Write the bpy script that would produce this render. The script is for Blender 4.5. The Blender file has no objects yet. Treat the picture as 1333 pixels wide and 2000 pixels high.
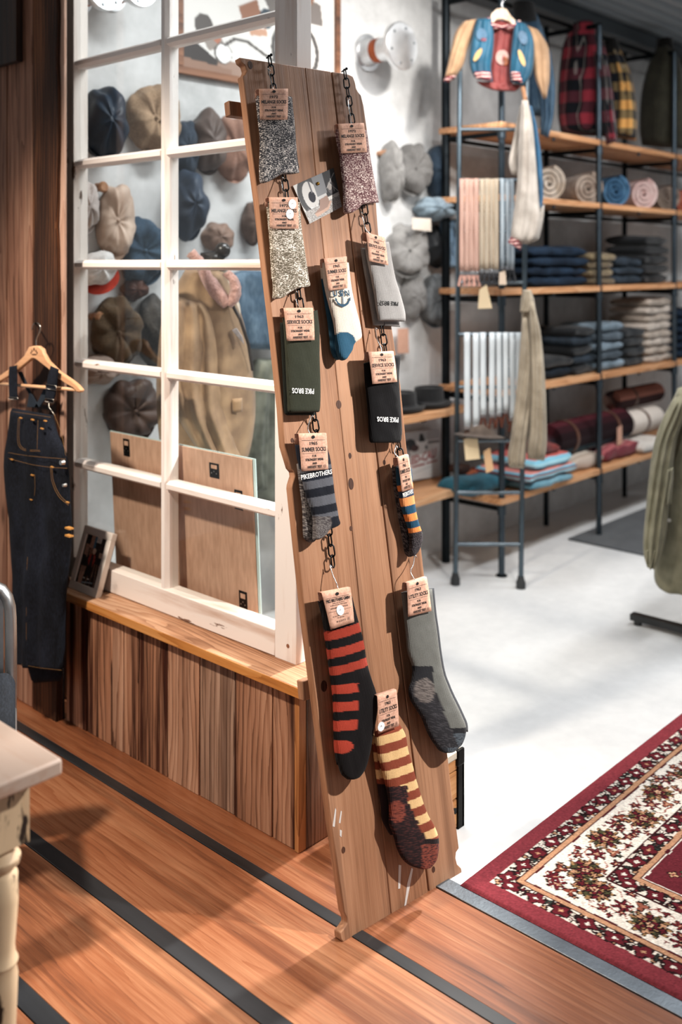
import bpy, bmesh, math, random
import numpy as np
from mathutils import Vector, Matrix, noise
random.seed(7)
sc = bpy.context.scene
COL = sc.collection
# ------------------------------------------------------------------ camera
# level 35 mm lens on a 1.6 m tripod, shifted down (architectural perspective)
F, CX, HOR, H = 1944.0, 666.5, 515.0, 1.6
TH = math.radians(42.8)
FW = Vector((math.cos(TH), math.sin(TH), 0)); RT = Vector((math.sin(TH), -math.cos(TH), 0)); UP = Vector((0, 0, 1))
CAM = Vector((0, 0, H))
cd = bpy.data.cameras.new('camera'); cam = bpy.data.objects.new('camera', cd); COL.objects.link(cam)
cd.sensor_fit = 'VERTICAL'; cd.sensor_height = 36; cd.sensor_width = 24; cd.lens = F / 2000 * 36
cd.shift_y = -(1000 - HOR) / 2000
cam.matrix_world = Matrix(((RT.x, 0, -FW.x, 0), (RT.y, 0, -FW.y, 0), (0, 1, 0, H), (0, 0, 0, 1)))
cd.clip_start = 0.05; cd.clip_end = 60
cd.dof.use_dof = True; cd.dof.focus_distance = 2.55; cd.dof.aperture_fstop = 2.0
sc.camera = cam
sc.view_settings.view_transform = 'Standard'; sc.view_settings.look = 'None'
sc.view_settings.gamma = 1.0; sc.view_settings.use_curve_mapping = False
sc.view_settings.exposure = 0.5
# ------------------------------------------------------------------ light
wd = bpy.data.worlds.new('shop'); sc.world = wd; wd.use_nodes = True
bg = wd.node_tree.nodes['Background']; bg.inputs[0].default_value = (0.96, 0.98, 1.0, 1); bg.inputs[1].default_value = 0.22

def lamp(name, kind, loc, target, power, color, size=0.3, sy=None, angle=60, blend=0.5):
    l = bpy.data.lights.new(name, kind); l.energy = power; l.color = color
    if kind == 'AREA':
        l.shape = 'RECTANGLE'; l.size = size; l.size_y = sy or size
    else:
        l.shadow_soft_size = size
        if kind == 'SPOT':
            l.spot_size = math.radians(angle); l.spot_blend = blend
    o = bpy.data.objects.new(name, l); COL.objects.link(o); o.location = loc
    o.rotation_euler = (Vector(target) - Vector(loc)).to_track_quat('-Z', 'Y').to_euler()
    return o
COOL = (0.98, 0.99, 1.0); NEU = (1.0, 0.96, 0.91); WARM = (1.0, 0.86, 0.72)
# fluorescent ceiling lamps over the concrete floor
lamp('ceiling_lamp', 'AREA', (3.6, 1.3, 3.12), (3.6, 1.3, 0), 30, COOL, 1.4, 0.25)
lamp('ceiling_lamp', 'AREA', (5.4, 1.3, 3.12), (5.4, 1.3, 0), 44, COOL, 1.4, 0.25)
lamp('ceiling_lamp', 'AREA', (2.75, 2.35, 3.12), (2.75, 2.6, 0), 26, COOL, 0.9, 0.25)
# track spots
lamp('track_spot', 'SPOT', (3.2, -0.6, 2.85), (1.9, 1.75, 0.9), 580, NEU, 0.05, angle=42, blend=0.9)
lamp('track_spot', 'SPOT', (4.6, 1.98, 3.05), (1.15, 1.74, 0), 800, NEU, 0.07, angle=23, blend=0.5)
lamp('track_spot', 'SPOT', (0.3, 2.35, 3.0), (1.95, 2.6, 0.6), 310, WARM, 0.08, angle=66, blend=0.8)
lamp('track_spot', 'SPOT', (3.5, 1.9, 3.05), (3.85, 3.35, 2.4), 85, NEU, 0.06, angle=70, blend=0.8)
lamp('track_spot', 'SPOT', (2.6, 1.0, 3.05), (4.7, 3.0, 1.2), 120, NEU, 0.06, angle=60, blend=0.7)

# ------------------------------------------------------------------ photo point -> world point (at its real distance)
def pdir(px, py): return FW + RT * ((px - CX) / F) + UP * ((HOR - py) / F)
def at_z(px, py, z=0.0):
    d = pdir(px, py); return CAM + d * ((z - H) / d.z)
def at_x(px, py, X):
    d = pdir(px, py); return CAM + d * (X / d.x)
def at_y(px, py, Y):
    d = pdir(px, py); return CAM + d * (Y / d.y)
def at_d(px, py, dist): return CAM + pdir(px, py) * dist

class Frame:
    """a plane in the room: u to the right, w up, n out of it towards the viewer"""
    def __init__(s, o, u, w):
        s.o = Vector(o); s.u = Vector(u).normalized(); s.w = Vector(w).normalized(); s.n = s.u.cross(s.w)
    def pt(s, u, w, n=0.0): return s.o + s.u * u + s.w * w + s.n * n
    def px(s, x, y, off=0.0):
        d = pdir(x, y); o = s.o + s.n * off
        t = (o - CAM).dot(s.n) / d.dot(s.n); p = CAM + d * t - s.o
        return (p.dot(s.u), p.dot(s.w))
    def wp(s, x, y, off=0.0):
        u, w = s.px(x, y, off); return s.pt(u, w, off)
    def mat(s): return Matrix(((s.u.x, s.w.x, s.n.x, s.o.x), (s.u.y, s.w.y, s.n.y, s.o.y), (s.u.z, s.w.z, s.n.z, s.o.z), (0, 0, 0, 1)))
def FX(X, Y=0, Z=0): return Frame((X, Y, Z), (0, -1, 0), (0, 0, 1))      # plane parallel to the partition, facing -X
def FY(Y, X=0, Z=0): return Frame((X, Y, Z), (1, 0, 0), (0, 0, 1))       # plane parallel to the back wall, facing -Y
def FD(d, px=CX):                                                         # upright plane turned to the shop front at distance d
    p = at_d(px, HOR, d); f = (p - CAM); f.z = 0; f.normalize()
    return Frame((p.x, p.y, 0), (f.y, -f.x, 0), (0, 0, 1))

# ------------------------------------------------------------------ colours and materials
def lin(h):
    if isinstance(h, str):
        h = h.lstrip('#'); c = [int(h[i:i + 2], 16) / 255 for i in (0, 2, 4)]
    else: c = h
    return tuple(x / 12.92 if x <= 0.04045 else ((x + 0.055) / 1.055) ** 2.4 for x in c)
def rgba(h): return (*lin(h), 1.0)

class Mat:
    def __init__(s, name):
        s.m = bpy.data.materials.new(name); s.m.use_nodes = True; s.t = s.m.node_tree
        s.b = s.t.nodes['Principled BSDF']
    def n(s, typ, **kw):
        nd = s.t.nodes.new(typ)
        for k, v in kw.items():
            if k.startswith('i_'): nd.inputs[k[2:].replace('_', ' ')].default_value = v
            else: setattr(nd, k, v)
        return nd
    def l(s, a, b): s.t.links.new(a, b)
    def coords(s, scale=(1, 1, 1), rnd=True, rot=(0, 0, 0)):
        tc = s.n('ShaderNodeTexCoord'); out = tc.outputs['Object']
        if rnd:
            oi = s.n('ShaderNodeObjectInfo'); mu = s.n('ShaderNodeVectorMath', operation='SCALE')
            cb = s.n('ShaderNodeCombineXYZ')
            for i in range(3): s.l(oi.outputs['Random'], cb.inputs[i])
            s.l(cb.outputs[0], mu.inputs[0]); mu.inputs['Scale'].default_value = 37.0
            ad = s.n('ShaderNodeVectorMath', operation='ADD'); s.l(out, ad.inputs[0]); s.l(mu.outputs[0], ad.inputs[1]); out = ad.outputs[0]
        mp = s.n('ShaderNodeMapping'); mp.inputs['Scale'].default_value = scale; mp.inputs['Rotation'].default_value = rot
        s.l(out, mp.inputs['Vector']); return mp.outputs[0]
    def noise(s, vec, scale=5, detail=4, rough=0.55, dist=0.0):
        nd = s.n('ShaderNodeTexNoise'); nd.inputs['Scale'].default_value = scale; nd.inputs['Detail'].default_value = detail
        nd.inputs['Roughness'].default_value = rough; nd.inputs['Distortion'].default_value = dist
        s.l(vec, nd.inputs['Vector']); return nd.outputs['Fac']
    def math(s, op, a, b=None, clamp=False):
        nd = s.n('ShaderNodeMath', operation=op, use_clamp=clamp)
        for i, x in enumerate((a, b)):
            if x is None: continue
            if isinstance(x, (int, float)): nd.inputs[i].default_value = x
            else: s.l(x, nd.inputs[i])
        return nd.outputs[0]
    def ramp(s, fac, stops, interp='LINEAR'):
        nd = s.n('ShaderNodeValToRGB'); r = nd.color_ramp; r.interpolation = interp
        while len(r.elements) < len(stops): r.elements.new(0.5)
        for e, (p, c) in zip(r.elements, stops): e.position = p; e.color = rgba(c) if isinstance(c, str) else c
        s.l(fac, nd.inputs[0]); return nd.outputs[0]
    def mix(s, fac, a, b, mode='MIX'):
        nd = s.n('ShaderNodeMix', data_type='RGBA', blend_type=mode)
        for x, i in ((fac, 0), (a, 6), (b, 7)):
            if isinstance(x, (int, float)): nd.inputs[i].default_value = x
            elif isinstance(x, str): nd.inputs[i].default_value = rgba(x)
            else: s.l(x, nd.inputs[i])
        return nd.outputs[2]
    def bump(s, h, strength=0.3, dist=0.01):
        nd = s.n('ShaderNodeBump'); nd.inputs['Strength'].default_value = strength; nd.inputs['Distance'].default_value = dist
        s.l(h, nd.inputs['Height']); s.l(nd.outputs[0], s.b.inputs['Normal'])
    def col(s, x):
        if isinstance(x, str): s.b.inputs['Base Color'].default_value = rgba(x)
        else: s.l(x, s.b.inputs['Base Color'])
    def set(s, rough=0.6, metal=0.0, spec=0.5, sheen=0.0):
        s.b.inputs['Roughness'].default_value = rough; s.b.inputs['Metallic'].default_value = metal
        s.b.inputs['Specular IOR Level'].default_value = spec; s.b.inputs['Sheen Weight'].default_value = sheen
        return s.m
    def vary(s, c, amt):   # brightness of the single piece
        oi = s.n('ShaderNodeObjectInfo'); v = s.math('MULTIPLY_ADD', oi.outputs['Random'], amt)
        s.t.nodes[-1].inputs[2].default_value = 1 - amt / 2
        hs = s.n('ShaderNodeHueSaturation'); s.l(v, hs.inputs['Value'])
        if isinstance(c, str): hs.inputs['Color'].default_value = rgba(c)
        else: s.l(c, hs.inputs['Color'])
        return hs.outputs[0]
_mc = {}
def memo(f):
    def g(*a, **k):
        key = (f.__name__, str(a), str(k))
        if key not in _mc: _mc[key] = f(*a, **k)
        return _mc[key]
    return g
@memo
def plain(c, rough=0.6, metal=0.0, spec=0.5, vary=0.0):
    m = Mat('plain_' + str(c)); m.col(m.vary(c, vary) if vary else c); return m.set(rough, metal, spec)
@memo
def wood(dark, mid, light, axis='Y', cross=1.0, rough=0.55, bump=0.25, knots=True, vary=0.35, contrast=1.0, spec=0.4, streak=0.0, ring=0.17):
    """sawn softwood: wavering growth rings along the axis, fine pores, knots, weather streaks"""
    m = Mat('wood'); ia = 'XYZ'.index(axis)
    def sc(along, across): return tuple(along if k == ia else across for k in range(3))
    c0 = m.coords((1, 1, 1)); sx = m.n('ShaderNodeSeparateXYZ'); m.l(c0, sx.inputs[0])
    o1, o2 = [k for k in range(3) if k != ia]
    cr = m.math('ADD', sx.outputs[o1], m.math('MULTIPLY', sx.outputs[o2], 0.7))
    warp = m.noise(m.coords(sc(0.7, 4.5)), 1.0, 3, 0.5, 0.2)
    jit = m.noise(m.coords(sc(3.0, 60.0)), 1.0, 3, 0.6)
    w = m.math('ADD', m.math('MULTIPLY', cr, 42.0 * cross), m.math('MULTIPLY', warp, 9.0 * contrast))
    w = m.math('ADD', w, m.math('MULTIPLY', jit, 0.55))
    saw = m.math('FRACT', w); late = m.math('POWER', saw, 3.0)
    fine = m.noise(m.coords(sc(5.0, 190.0 * cross)), 1.0, 4, 0.65)
    tone = m.noise(m.coords(sc(0.8, 7.0)), 1.0, 4, 0.6, 0.3)
    f = m.math('SUBTRACT', m.math('ADD', m.math('MULTIPLY', tone, 0.75), m.math('MULTIPLY', fine, 0.35)), m.math('MULTIPLY', late, ring))
    c = m.ramp(f, [(0.26, dark), (0.48, mid), (0.68, light)])
    if streak:
        n4 = m.noise(m.coords(sc(0.45, 16.0)), 1.0, 5, 0.65, 0.2)
        st = m.ramp(n4, [(0.50, (0, 0, 0, 1)), (0.60, (1, 1, 1, 1))])
        dk = m.mix(1.0, c, '#5f4030', 'MULTIPLY'); c = m.mix(m.math('MULTIPLY', st, streak), c, dk)
    if knots:
        vo = m.n('ShaderNodeTexVoronoi', feature='F1'); vo.inputs['Scale'].default_value = 1.0; m.l(m.coords(sc(2.0, 6.0)), vo.inputs['Vector'])
        kn = m.ramp(vo.outputs['Distance'], [(0.04, (0.8, 0.8, 0.8, 1)), (0.09, (0.25, 0.25, 0.25, 1)), (0.15, (0, 0, 0, 1))])
        c = m.mix(kn, c, dark)
    if vary: c = m.vary(c, vary)
    m.col(c); m.bump(m.math('SUBTRACT', fine, late), bump, 0.004); return m.set(rough, 0, spec)
@memo
def cloth(c, c2=None, scale=60, rough=0.9, sheen=0.15, bump=0.3):
    m = Mat('cloth'); v = m.coords((1, 1, 1)); n = m.noise(v, scale, 3)
    big = m.noise(v, 9, 2)
    f = m.math('ADD', m.math('MULTIPLY', n, 0.5), m.math('MULTIPLY', big, 0.5))
    if c2 is None:
        l1 = lin(c); c2c = (*[x * 0.72 for x in l1], 1); c1c = (*[min(1, x * 1.2) for x in l1], 1)
    else: c1c, c2c = rgba(c), rgba(c2)
    m.col(m.ramp(f, [(0.35, c2c), (0.65, c1c)])); m.bump(n, bump, 0.003); return m.set(rough, 0, 0.2, sheen)
@memo
def denim(c='#1b2436', c2='#10141c', scale=260):
    m = Mat('denim'); v = m.coords((1, 1, 0.25)); n = m.noise(v, scale, 2); big = m.noise(m.coords((1, 1, .5)), 7, 3)
    f = m.math('ADD', m.math('MULTIPLY', n, 0.4), m.math('MULTIPLY', big, 0.6))
    m.col(m.ramp(f, [(0.42, c2), (0.72, c)])); m.bump(n, 0.3, 0.002); return m.set(0.92, 0, 0.15, 0.0)
@memo
def melange(a, b, scale=430, c=None):
    m = Mat('melange'); v = m.coords((0.55, 1.5, 1)); n = m.noise(v, scale, 2, 0.7)
    big = m.noise(m.coords((1, 1, 1)), 45, 2)
    f = m.math('ADD', m.math('MULTIPLY', n, 0.8), m.math('MULTIPLY', big, 0.2))
    m.col(m.ramp(f, [(0.46, a), (0.53, c or a), (0.60, b)])); m.bump(n, 0.5, 0.003); return m.set(0.95, 0, 0.1, 0.1)
@memo
def knit(rib=900.0, tint=1.0):
    """colour from the piece's own dyed colour layer, ribbed"""
    m = Mat('knit'); at = m.n('ShaderNodeVertexColor', layer_name='Col')
    v = m.coords((1, 1, 1), rnd=False); sx = m.n('ShaderNodeSeparateXYZ'); m.l(v, sx.inputs[0])
    rb = m.math('SINE', m.math('MULTIPLY', sx.outputs[0], rib))
    n = m.noise(v, 420, 2)
    sh = m.math('MULTIPLY_ADD', n, 0.5); m.t.nodes[-1].inputs[2].default_value = 0.75
    hs = m.n('ShaderNodeHueSaturation'); m.l(at.outputs['Color'], hs.inputs['Color']); m.l(sh, hs.inputs['Value'])
    m.col(hs.outputs[0]); m.bump(m.math('ADD', m.math('MULTIPLY', rb, 0.5), n), 0.35, 0.0015); return m.set(0.95, 0, 0.1, 0.05)
@memo
def printed(rough=0.5, bump=0.0):
    m = Mat('printed'); at = m.n('ShaderNodeVertexColor', layer_name='Col'); m.col(at.outputs['Color'])
    if bump: m.bump(m.noise(m.coords((1, 1, 1)), 700, 2), bump, 0.003)
    return m.set(rough, 0, 0.3 if rough < .8 else 0.05)
@memo
def plaid(a, b, c, s=14.0):
    m = Mat('plaid'); v = m.coords((1, 1, 1), rnd=False); sx = m.n('ShaderNodeSeparateXYZ'); m.l(v, sx.inputs[0])
    def band(o, f, th):
        return m.math('GREATER_THAN', m.math('SINE', m.math('MULTIPLY', o, f * math.tau)), th)
    h = m.math('ADD', sx.outputs[0], sx.outputs[1])
    b1, b2 = band(h, s, 0.0), band(sx.outputs[2], s, 0.0); w = m.math('MULTIPLY', band(h, s * 2, 0.97), 0.25)
    k = m.math('MULTIPLY', m.math('ADD', b1, b2), 0.5)
    col = m.ramp(k, [(0.0, a), (0.34, c), (0.67, b)], 'CONSTANT'); col = m.mix(w, col, '#c9c3bb')
    m.col(col); m.bump(m.noise(v, 300, 2), 0.3, 0.002); return m.set(0.95, 0, 0.1, 0.1)
@memo
def stripes(cols, axis=0, period=0.1, scale=1.0):
    m = Mat('striped'); v = m.coords((1, 1, 1), rnd=False); sx = m.n('ShaderNodeSeparateXYZ'); m.l(v, sx.inputs[0])
    f = m.math('FRACT', m.math('DIVIDE', sx.outputs[axis], period)); n = len(cols)
    m.col(m.ramp(f, [(i / n, c) for i, c in enumerate(cols)], 'CONSTANT')); m.bump(m.noise(v, 250, 2), 0.4, 0.003); return m.set(0.95, 0, 0.1, 0.1)
@memo
def metal(c, rough=0.3, bump=0.0):
    m = Mat('metal'); v = m.coords(); n = m.noise(v, 12, 4)
    l1 = lin(c); m.col(m.ramp(n, [(0.3, (*[x * .75 for x in l1], 1)), (0.7, (*l1, 1))]))
    if bump: m.bump(m.noise(v, 120, 3), bump, 0.002)
    return m.set(rough, 1.0)
@memo
def concrete(a, b, scale=1.6, rough=0.5, bump=0.1, spec=0.4):
    m = Mat('concrete'); v = m.coords((1, 1, 1), rnd=False)
    n = m.noise(v, scale, 8, 0.6, 0.3); n2 = m.noise(v, scale * 14, 5, 0.6)
    f = m.math('ADD', m.math('MULTIPLY', n, 0.75), m.math('MULTIPLY', n2, 0.25))
    m.col(m.ramp(f, [(0.32, b), (0.62, a)])); m.bump(n2, bump, 0.004); return m.set(rough, 0, spec)
@memo
def painted_wood(a='#e6dfd8', b='#9b8272', chips='#4b3a30', axis='Z', chip=0.36, rough=0.6):
    m = Mat('painted_wood'); s3 = {'X': (1.2, 14, 14), 'Y': (14, 1.2, 14), 'Z': (14, 14, 1.2)}[axis]
    g = m.noise(m.coords(s3), 1.0, 6, 0.6, .2); ch = m.noise(m.coords(tuple(x ** 0.6 for x in s3)), 4.0, 5, 0.65)
    c = m.ramp(g, [(0.30, b), (0.48, a)])
    k = m.ramp(ch, [(chip - 0.03, (1, 1, 1, 1)), (chip, (0, 0, 0, 1))]); c = m.mix(k, c, chips)
    m.col(c); m.bump(m.math('ADD', g, ch), 0.25, 0.003); return m.set(rough, 0, 0.35)
@memo
def pane_glass():
    m = Mat('glass'); t = m.t; t.nodes.remove(m.b)
    tr = m.n('ShaderNodeBsdfTransparent'); tr.inputs[0].default_value = (0.95, 0.97, 0.97, 1)
    gl = m.n('ShaderNodeBsdfGlossy'); gl.inputs['Roughness'].default_value = 0.03
    lw = m.n('ShaderNodeLayerWeight'); fr = m.n('ShaderNodeMath', operation='POWER'); m.l(lw.outputs['Facing'], fr.inputs[0]); fr.inputs[1].default_value = 4.0
    f2 = m.n('ShaderNodeMath', operation='MULTIPLY_ADD'); m.l(fr.outputs[0], f2.inputs[0]); f2.inputs[1].default_value = 0.6; f2.inputs[2].default_value = 0.03; fr = f2
    mx = m.n('ShaderNodeMixShader'); m.l(fr.outputs[0], mx.inputs[0]); m.l(tr.outputs[0], mx.inputs[1]); m.l(gl.outputs[0], mx.inputs[2])
    out = [n for n in t.nodes if n.type == 'OUTPUT_MATERIAL'][0]; m.l(mx.outputs[0], out.inputs[0]); return m.m

# ------------------------------------------------------------------ mesh builder (world coordinates)
def lerp(a, b, t): return a + (b - a) * t
def catmull(pts, n):
    """n points on a smooth curve through tuples pts, by length"""
    P = [np.array(p, float) for p in pts]
    seg = [0]
    for a, b in zip(P, P[1:]): seg.append(seg[-1] + max(1e-6, float(np.linalg.norm(b - a))))
    out = []
    for i in range(n):
        s = seg[-1] * i / (n - 1); k = 0
        while k < len(P) - 2 and s > seg[k + 1]: k += 1
        t = (s - seg[k]) / (seg[k + 1] - seg[k])
        p1, p2 = P[k], P[k + 1]; d = seg[k + 1] - seg[k]
        m1 = (P[k + 1] - P[k - 1]) / (seg[k + 1] - seg[k - 1]) * d if k > 0 else (p2 - p1)
        m2 = (P[k + 2] - P[k]) / (seg[k + 2] - seg[k]) * d if k + 2 < len(P) else (p2 - p1)
        h = t * t
        out.append(p1 * (2 * h * t - 3 * h + 1) + m1 * (h * t - 2 * h + t) + p2 * (-2 * h * t + 3 * h) + m2 * (h * t - h))
    return out

class MB:
    def __init__(s): s.v = []; s.f = []; s.c = []
    def add(s, vs, fs, cs=None):
        b = len(s.v); s.v += [Vector(p) for p in vs]; s.f += [[i + b for i in f] for f in fs]
        s.c += list(cs) if cs is not None else [None] * len(vs); return s
    def box(s, c, d, M=None):
        c = Vector(c); vs = []
        for x in (-.5, .5):
            for y in (-.5, .5):
                for z in (-.5, .5):
                    p = Vector((x * d[0], y * d[1], z * d[2])); vs.append(c + (M @ p if M else p))
        return s.add(vs, [(0, 1, 3, 2), (4, 6, 7, 5), (0, 4, 5, 1), (2, 3, 7, 6), (0, 2, 6, 4), (1, 5, 7, 3)])
    def span(s, a, b):
        a = Vector(a); b = Vector(b); return s.box((a + b) / 2, [abs(x) for x in (b - a)])
    def ring(s, rings, caps=True, closed=False, cols=None):
        n = len(rings[0]); vs = [p for r in rings for p in r]; fs = []
        m = len(rings)
        for i in range(m if closed else m - 1):
            for j in range(n):
                a = i * n + j; b = i * n + (j + 1) % n; e = ((i + 1) % m) * n
                fs.append((a, b, e + (j + 1) % n, e + j))
        if caps and not closed:
            fs.append(tuple(reversed(range(n)))); fs.append(tuple((m - 1) * n + j for j in range(n)))
        return s.add(vs, fs, [c for r in cols for c in r] if cols else None)
    def tube(s, pts, r, n=10, closed=False, flat=1.0, caps=True):
        P = [Vector(p) for p in pts]; m = len(P); rings = []; prev = None
        for i, p in enumerate(P):
            if closed: t = P[(i + 1) % m] - P[i - 1]
            else: t = P[min(i + 1, m - 1)] - P[max(i - 1, 0)]
            t.normalize()
            if prev is None:
                x = t.orthogonal().normalized() if abs(t.z) > .9 else t.cross(UP).normalized()
            else: x = (prev - t * prev.dot(t)).normalized()
            prev = x; y = t.cross(x); rr = r[i] if isinstance(r, (list, tuple)) else r
            rings.append([p + x * rr * math.cos(math.tau * k / n) + y * rr * flat * math.sin(math.tau * k / n) for k in range(n)])
        return s.ring(rings, caps, closed)
    def cyl(s, a, b, r0, r1=None, n=20): return s.tube([a, b], [r0, r0 if r1 is None else r1], n)
    def lathe(s, prof, M=None, n=28, fn=None):
        M = M or Matrix(); rings = []
        for (r, z) in prof:
            rings.append([M @ Vector((max(r, 1e-4) * (fn(math.tau * k / n, z) if fn else 1) * math.cos(math.tau * k / n), max(r, 1e-4) * (fn(math.tau * k / n, z) if fn else 1) * math.sin(math.tau * k / n), z)) for k in range(n)])
        return s.ring(rings)
    def prism(s, poly, fr, n0, n1):
        k = len(poly); vs = [fr.pt(u, w, n1) for u, w in poly] + [fr.pt(u, w, n0) for u, w in poly]
        ar = sum(poly[i][0] * poly[(i + 1) % k][1] - poly[(i + 1) % k][0] * poly[i][1] for i in range(k))
        top = list(range(k)); bot = list(range(2 * k - 1, k - 1, -1))
        sides = [(i, k + i, k + (i + 1) % k, (i + 1) % k) for i in range(k)]
        if ar < 0: top.reverse(); bot.reverse(); sides = [tuple(reversed(q)) for q in sides]
        return s.add(vs, [top, bot] + sides)
    def sphere(s, c, r, nu=20, nv=12, M=None, fn=None):
        c = Vector(c); r = (r, r, r) if isinstance(r, (int, float)) else r; rings = []
        for i in range(nv + 1):
            ph = math.pi * (i + (0.02 if i == 0 else -0.02 if i == nv else 0)) / nv; rg = []
            for j in range(nu):
                th = math.tau * j / nu; d = Vector((math.sin(ph) * math.cos(th), math.sin(ph) * math.sin(th), -math.cos(ph)))
                q = fn(d) if fn else 1; p = Vector((d.x * r[0] * q, d.y * r[1] * q, d.z * r[2] * q)); rg.append(c + (M @ p if M else p))
            rings.append(rg)
        return s.ring(rings)
    def build(s, name, mat, parent=None, smooth=None, bevel=0.0, kind=None, M=None, seg=2):
        me = bpy.data.meshes.new(name)
        X = (MW[parent.name] if parent is not None else (M or Matrix()))
        I = X.inverted()
        me.from_pydata([tuple(I @ p) for p in s.v], [], s.f); me.materials.append(mat)
        bm = bmesh.new(); bm.from_mesh(me); bmesh.ops.recalc_face_normals(bm, faces=bm.faces); bm.to_mesh(me); bm.free()
        if s.c and s.c[0] is not None:
            at = me.color_attributes.new('Col', 'FLOAT_COLOR', 'POINT')
            at.data.foreach_set('color', np.array([(*c[:3], 1.0) for c in s.c], dtype=np.float32).ravel())
        if smooth is not None:
            me.polygons.foreach_set('use_smooth', [True] * len(me.polygons))
            if smooth < 180: me.set_sharp_from_angle(angle=math.radians(smooth))
        o = bpy.data.objects.new(name, me); COL.objects.link(o)
        if parent is not None: o.parent = parent; MW[o.name] = X
        else: o.matrix_world = X; MW[o.name] = X
        if bevel:
            b = o.modifiers.new('bevel', 'BEVEL'); b.width = bevel; b.segments = seg; b.limit_method = 'ANGLE'; b.angle_limit = math.radians(40)
            if smooth is None: me.polygons.foreach_set('use_smooth', [True] * len(me.polygons)); b.harden_normals = False; me.set_sharp_from_angle(angle=math.radians(35))
        if kind: o['kind'] = kind
        return o
MW = {}
LABELS = {}
def tag(o, label, cat, group=None):
    o['label'] = label; o['category'] = cat
    if group: o['group'] = group
    return o
def thing(name, label, cat, M=None, loc=None, group=None, kind=None):
    o = bpy.data.objects.new(name, None); COL.objects.link(o); o.empty_display_size = 0.05
    M = M if M is not None else Matrix.Translation(Vector(loc or (0, 0, 0)))
    o.matrix_world = M; MW[o.name] = M.copy()
    if kind: o['kind'] = kind
    if label: tag(o, label, cat, group)
    return o
def struct(name, label=None):
    o = thing(name, None, None); o['kind'] = 'structure'
    if label: o['label'] = label
    return o
def share(o, parent, M):
    """another piece like o, under parent, moved by M (parent space)"""
    c = o.copy(); COL.objects.link(c); c.parent = parent; c.matrix_local = M; MW[c.name] = MW[parent.name] @ M; return c
def fbm(p, s, seed=0):
    return noise.noise(Vector(p) * s + Vector((seed * 3.7, seed * 1.3, seed * 7.1)))

def crop(ox, oy, k): return lambda x, y: (ox + x / k, oy + y / k)
ID = lambda x, y: (x, y)
def puff(mb, fr, rows, off, thick, nr=40, ns=14, cr=ID, wr=(0, 30), seed=0, prof=2.6, endr=0.06, colf=None, smooth_rows=True, end0=True, end1=True):
    """soft body between left and right outlines (rows of lx,ly,rx,ry down the piece), padded to its thickness"""
    R = catmull(rows, nr) if smooth_rows else [np.array(r, float) for r in rows]
    nr = len(R); rings = []; cols = []
    for i, (lx, ly, rx, ry) in enumerate(R):
        s = i / (nr - 1); e = 1.0
        if end0 and s < endr: e = math.sqrt(max(0.0, 1 - ((endr - s) / endr) ** 2)) * .9 + .1
        if end1 and s > 1 - endr: e = math.sqrt(max(0.0, 1 - ((s - 1 + endr) / endr) ** 2)) * .9 + .1
        L = fr.px(*cr(lx, ly), off); Rr = fr.px(*cr(rx, ry), off); ring = []; cc = []
        for side in (1, -1):
            rg = range(0, ns) if side == 1 else range(ns, 0, -1)
            for j in rg:
                t = j / ns; u = lerp(L[0], Rr[0], t); w = lerp(L[1], Rr[1], t)
                h = (1 - abs(2 * t - 1) ** prof) ** 0.5 * thick * 0.5 * e * side
                if wr[0]: h += wr[0] * e * (1 - abs(2 * t - 1) ** 4) * (fbm((u * 1.0, w * 0.55, side), wr[1], seed) + 0.5 * fbm((u, w * .7, side), wr[1] * 2.3, seed))
                if wr[0] >= .006: h += wr[0] * .75 * e * (1 - abs(2 * t - 1) ** 3) * math.sin(math.tau * (2.2 + seed % 3 * .6) * t + 4.0 * s + seed + 1.5 * fbm((s * 2, t, 0), 1.0, seed))
                ring.append(fr.pt(u, w, off + h))
                if colf:
                    cc.append(lin(colf(lerp(lx, rx, t), lerp(ly, ry, t), t, s)))
        rings.append(ring); cols.append(cc)
    mb.ring(rings, True, False, cols if colf else None); return mb

# ------------------------------------------------------------------ lettering
_txt = {}
def text_mesh(body, bold=0.012, shear=0.0):
    key = (body, bold, shear)
    if key not in _txt:
        cu = bpy.data.curves.new('t', 'FONT'); cu.body = body; cu.resolution_u = 2; cu.offset = bold; cu.shear = shear
        ob = bpy.data.objects.new('t', cu); COL.objects.link(ob); dg = bpy.context.evaluated_depsgraph_get(); dg.update()
        me = bpy.data.meshes.new_from_object(ob.evaluated_get(dg))
        vs = [(v.co.x, v.co.y) for v in me.vertices]; fs = [list(p.vertices) for p in me.polygons]
        bpy.data.objects.remove(ob); bpy.data.meshes.remove(me); bpy.data.curves.remove(cu)
        xs = [v[0] for v in vs]; ys = [v[1] for v in vs]; x0, x1, y0, y1 = min(xs), max(xs), min(ys), max(ys)
        _txt[key] = ([((x - x0) / (x1 - x0), (y - y0) / (y1 - y0)) for x, y in vs], fs)
    return _txt[key]
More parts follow.
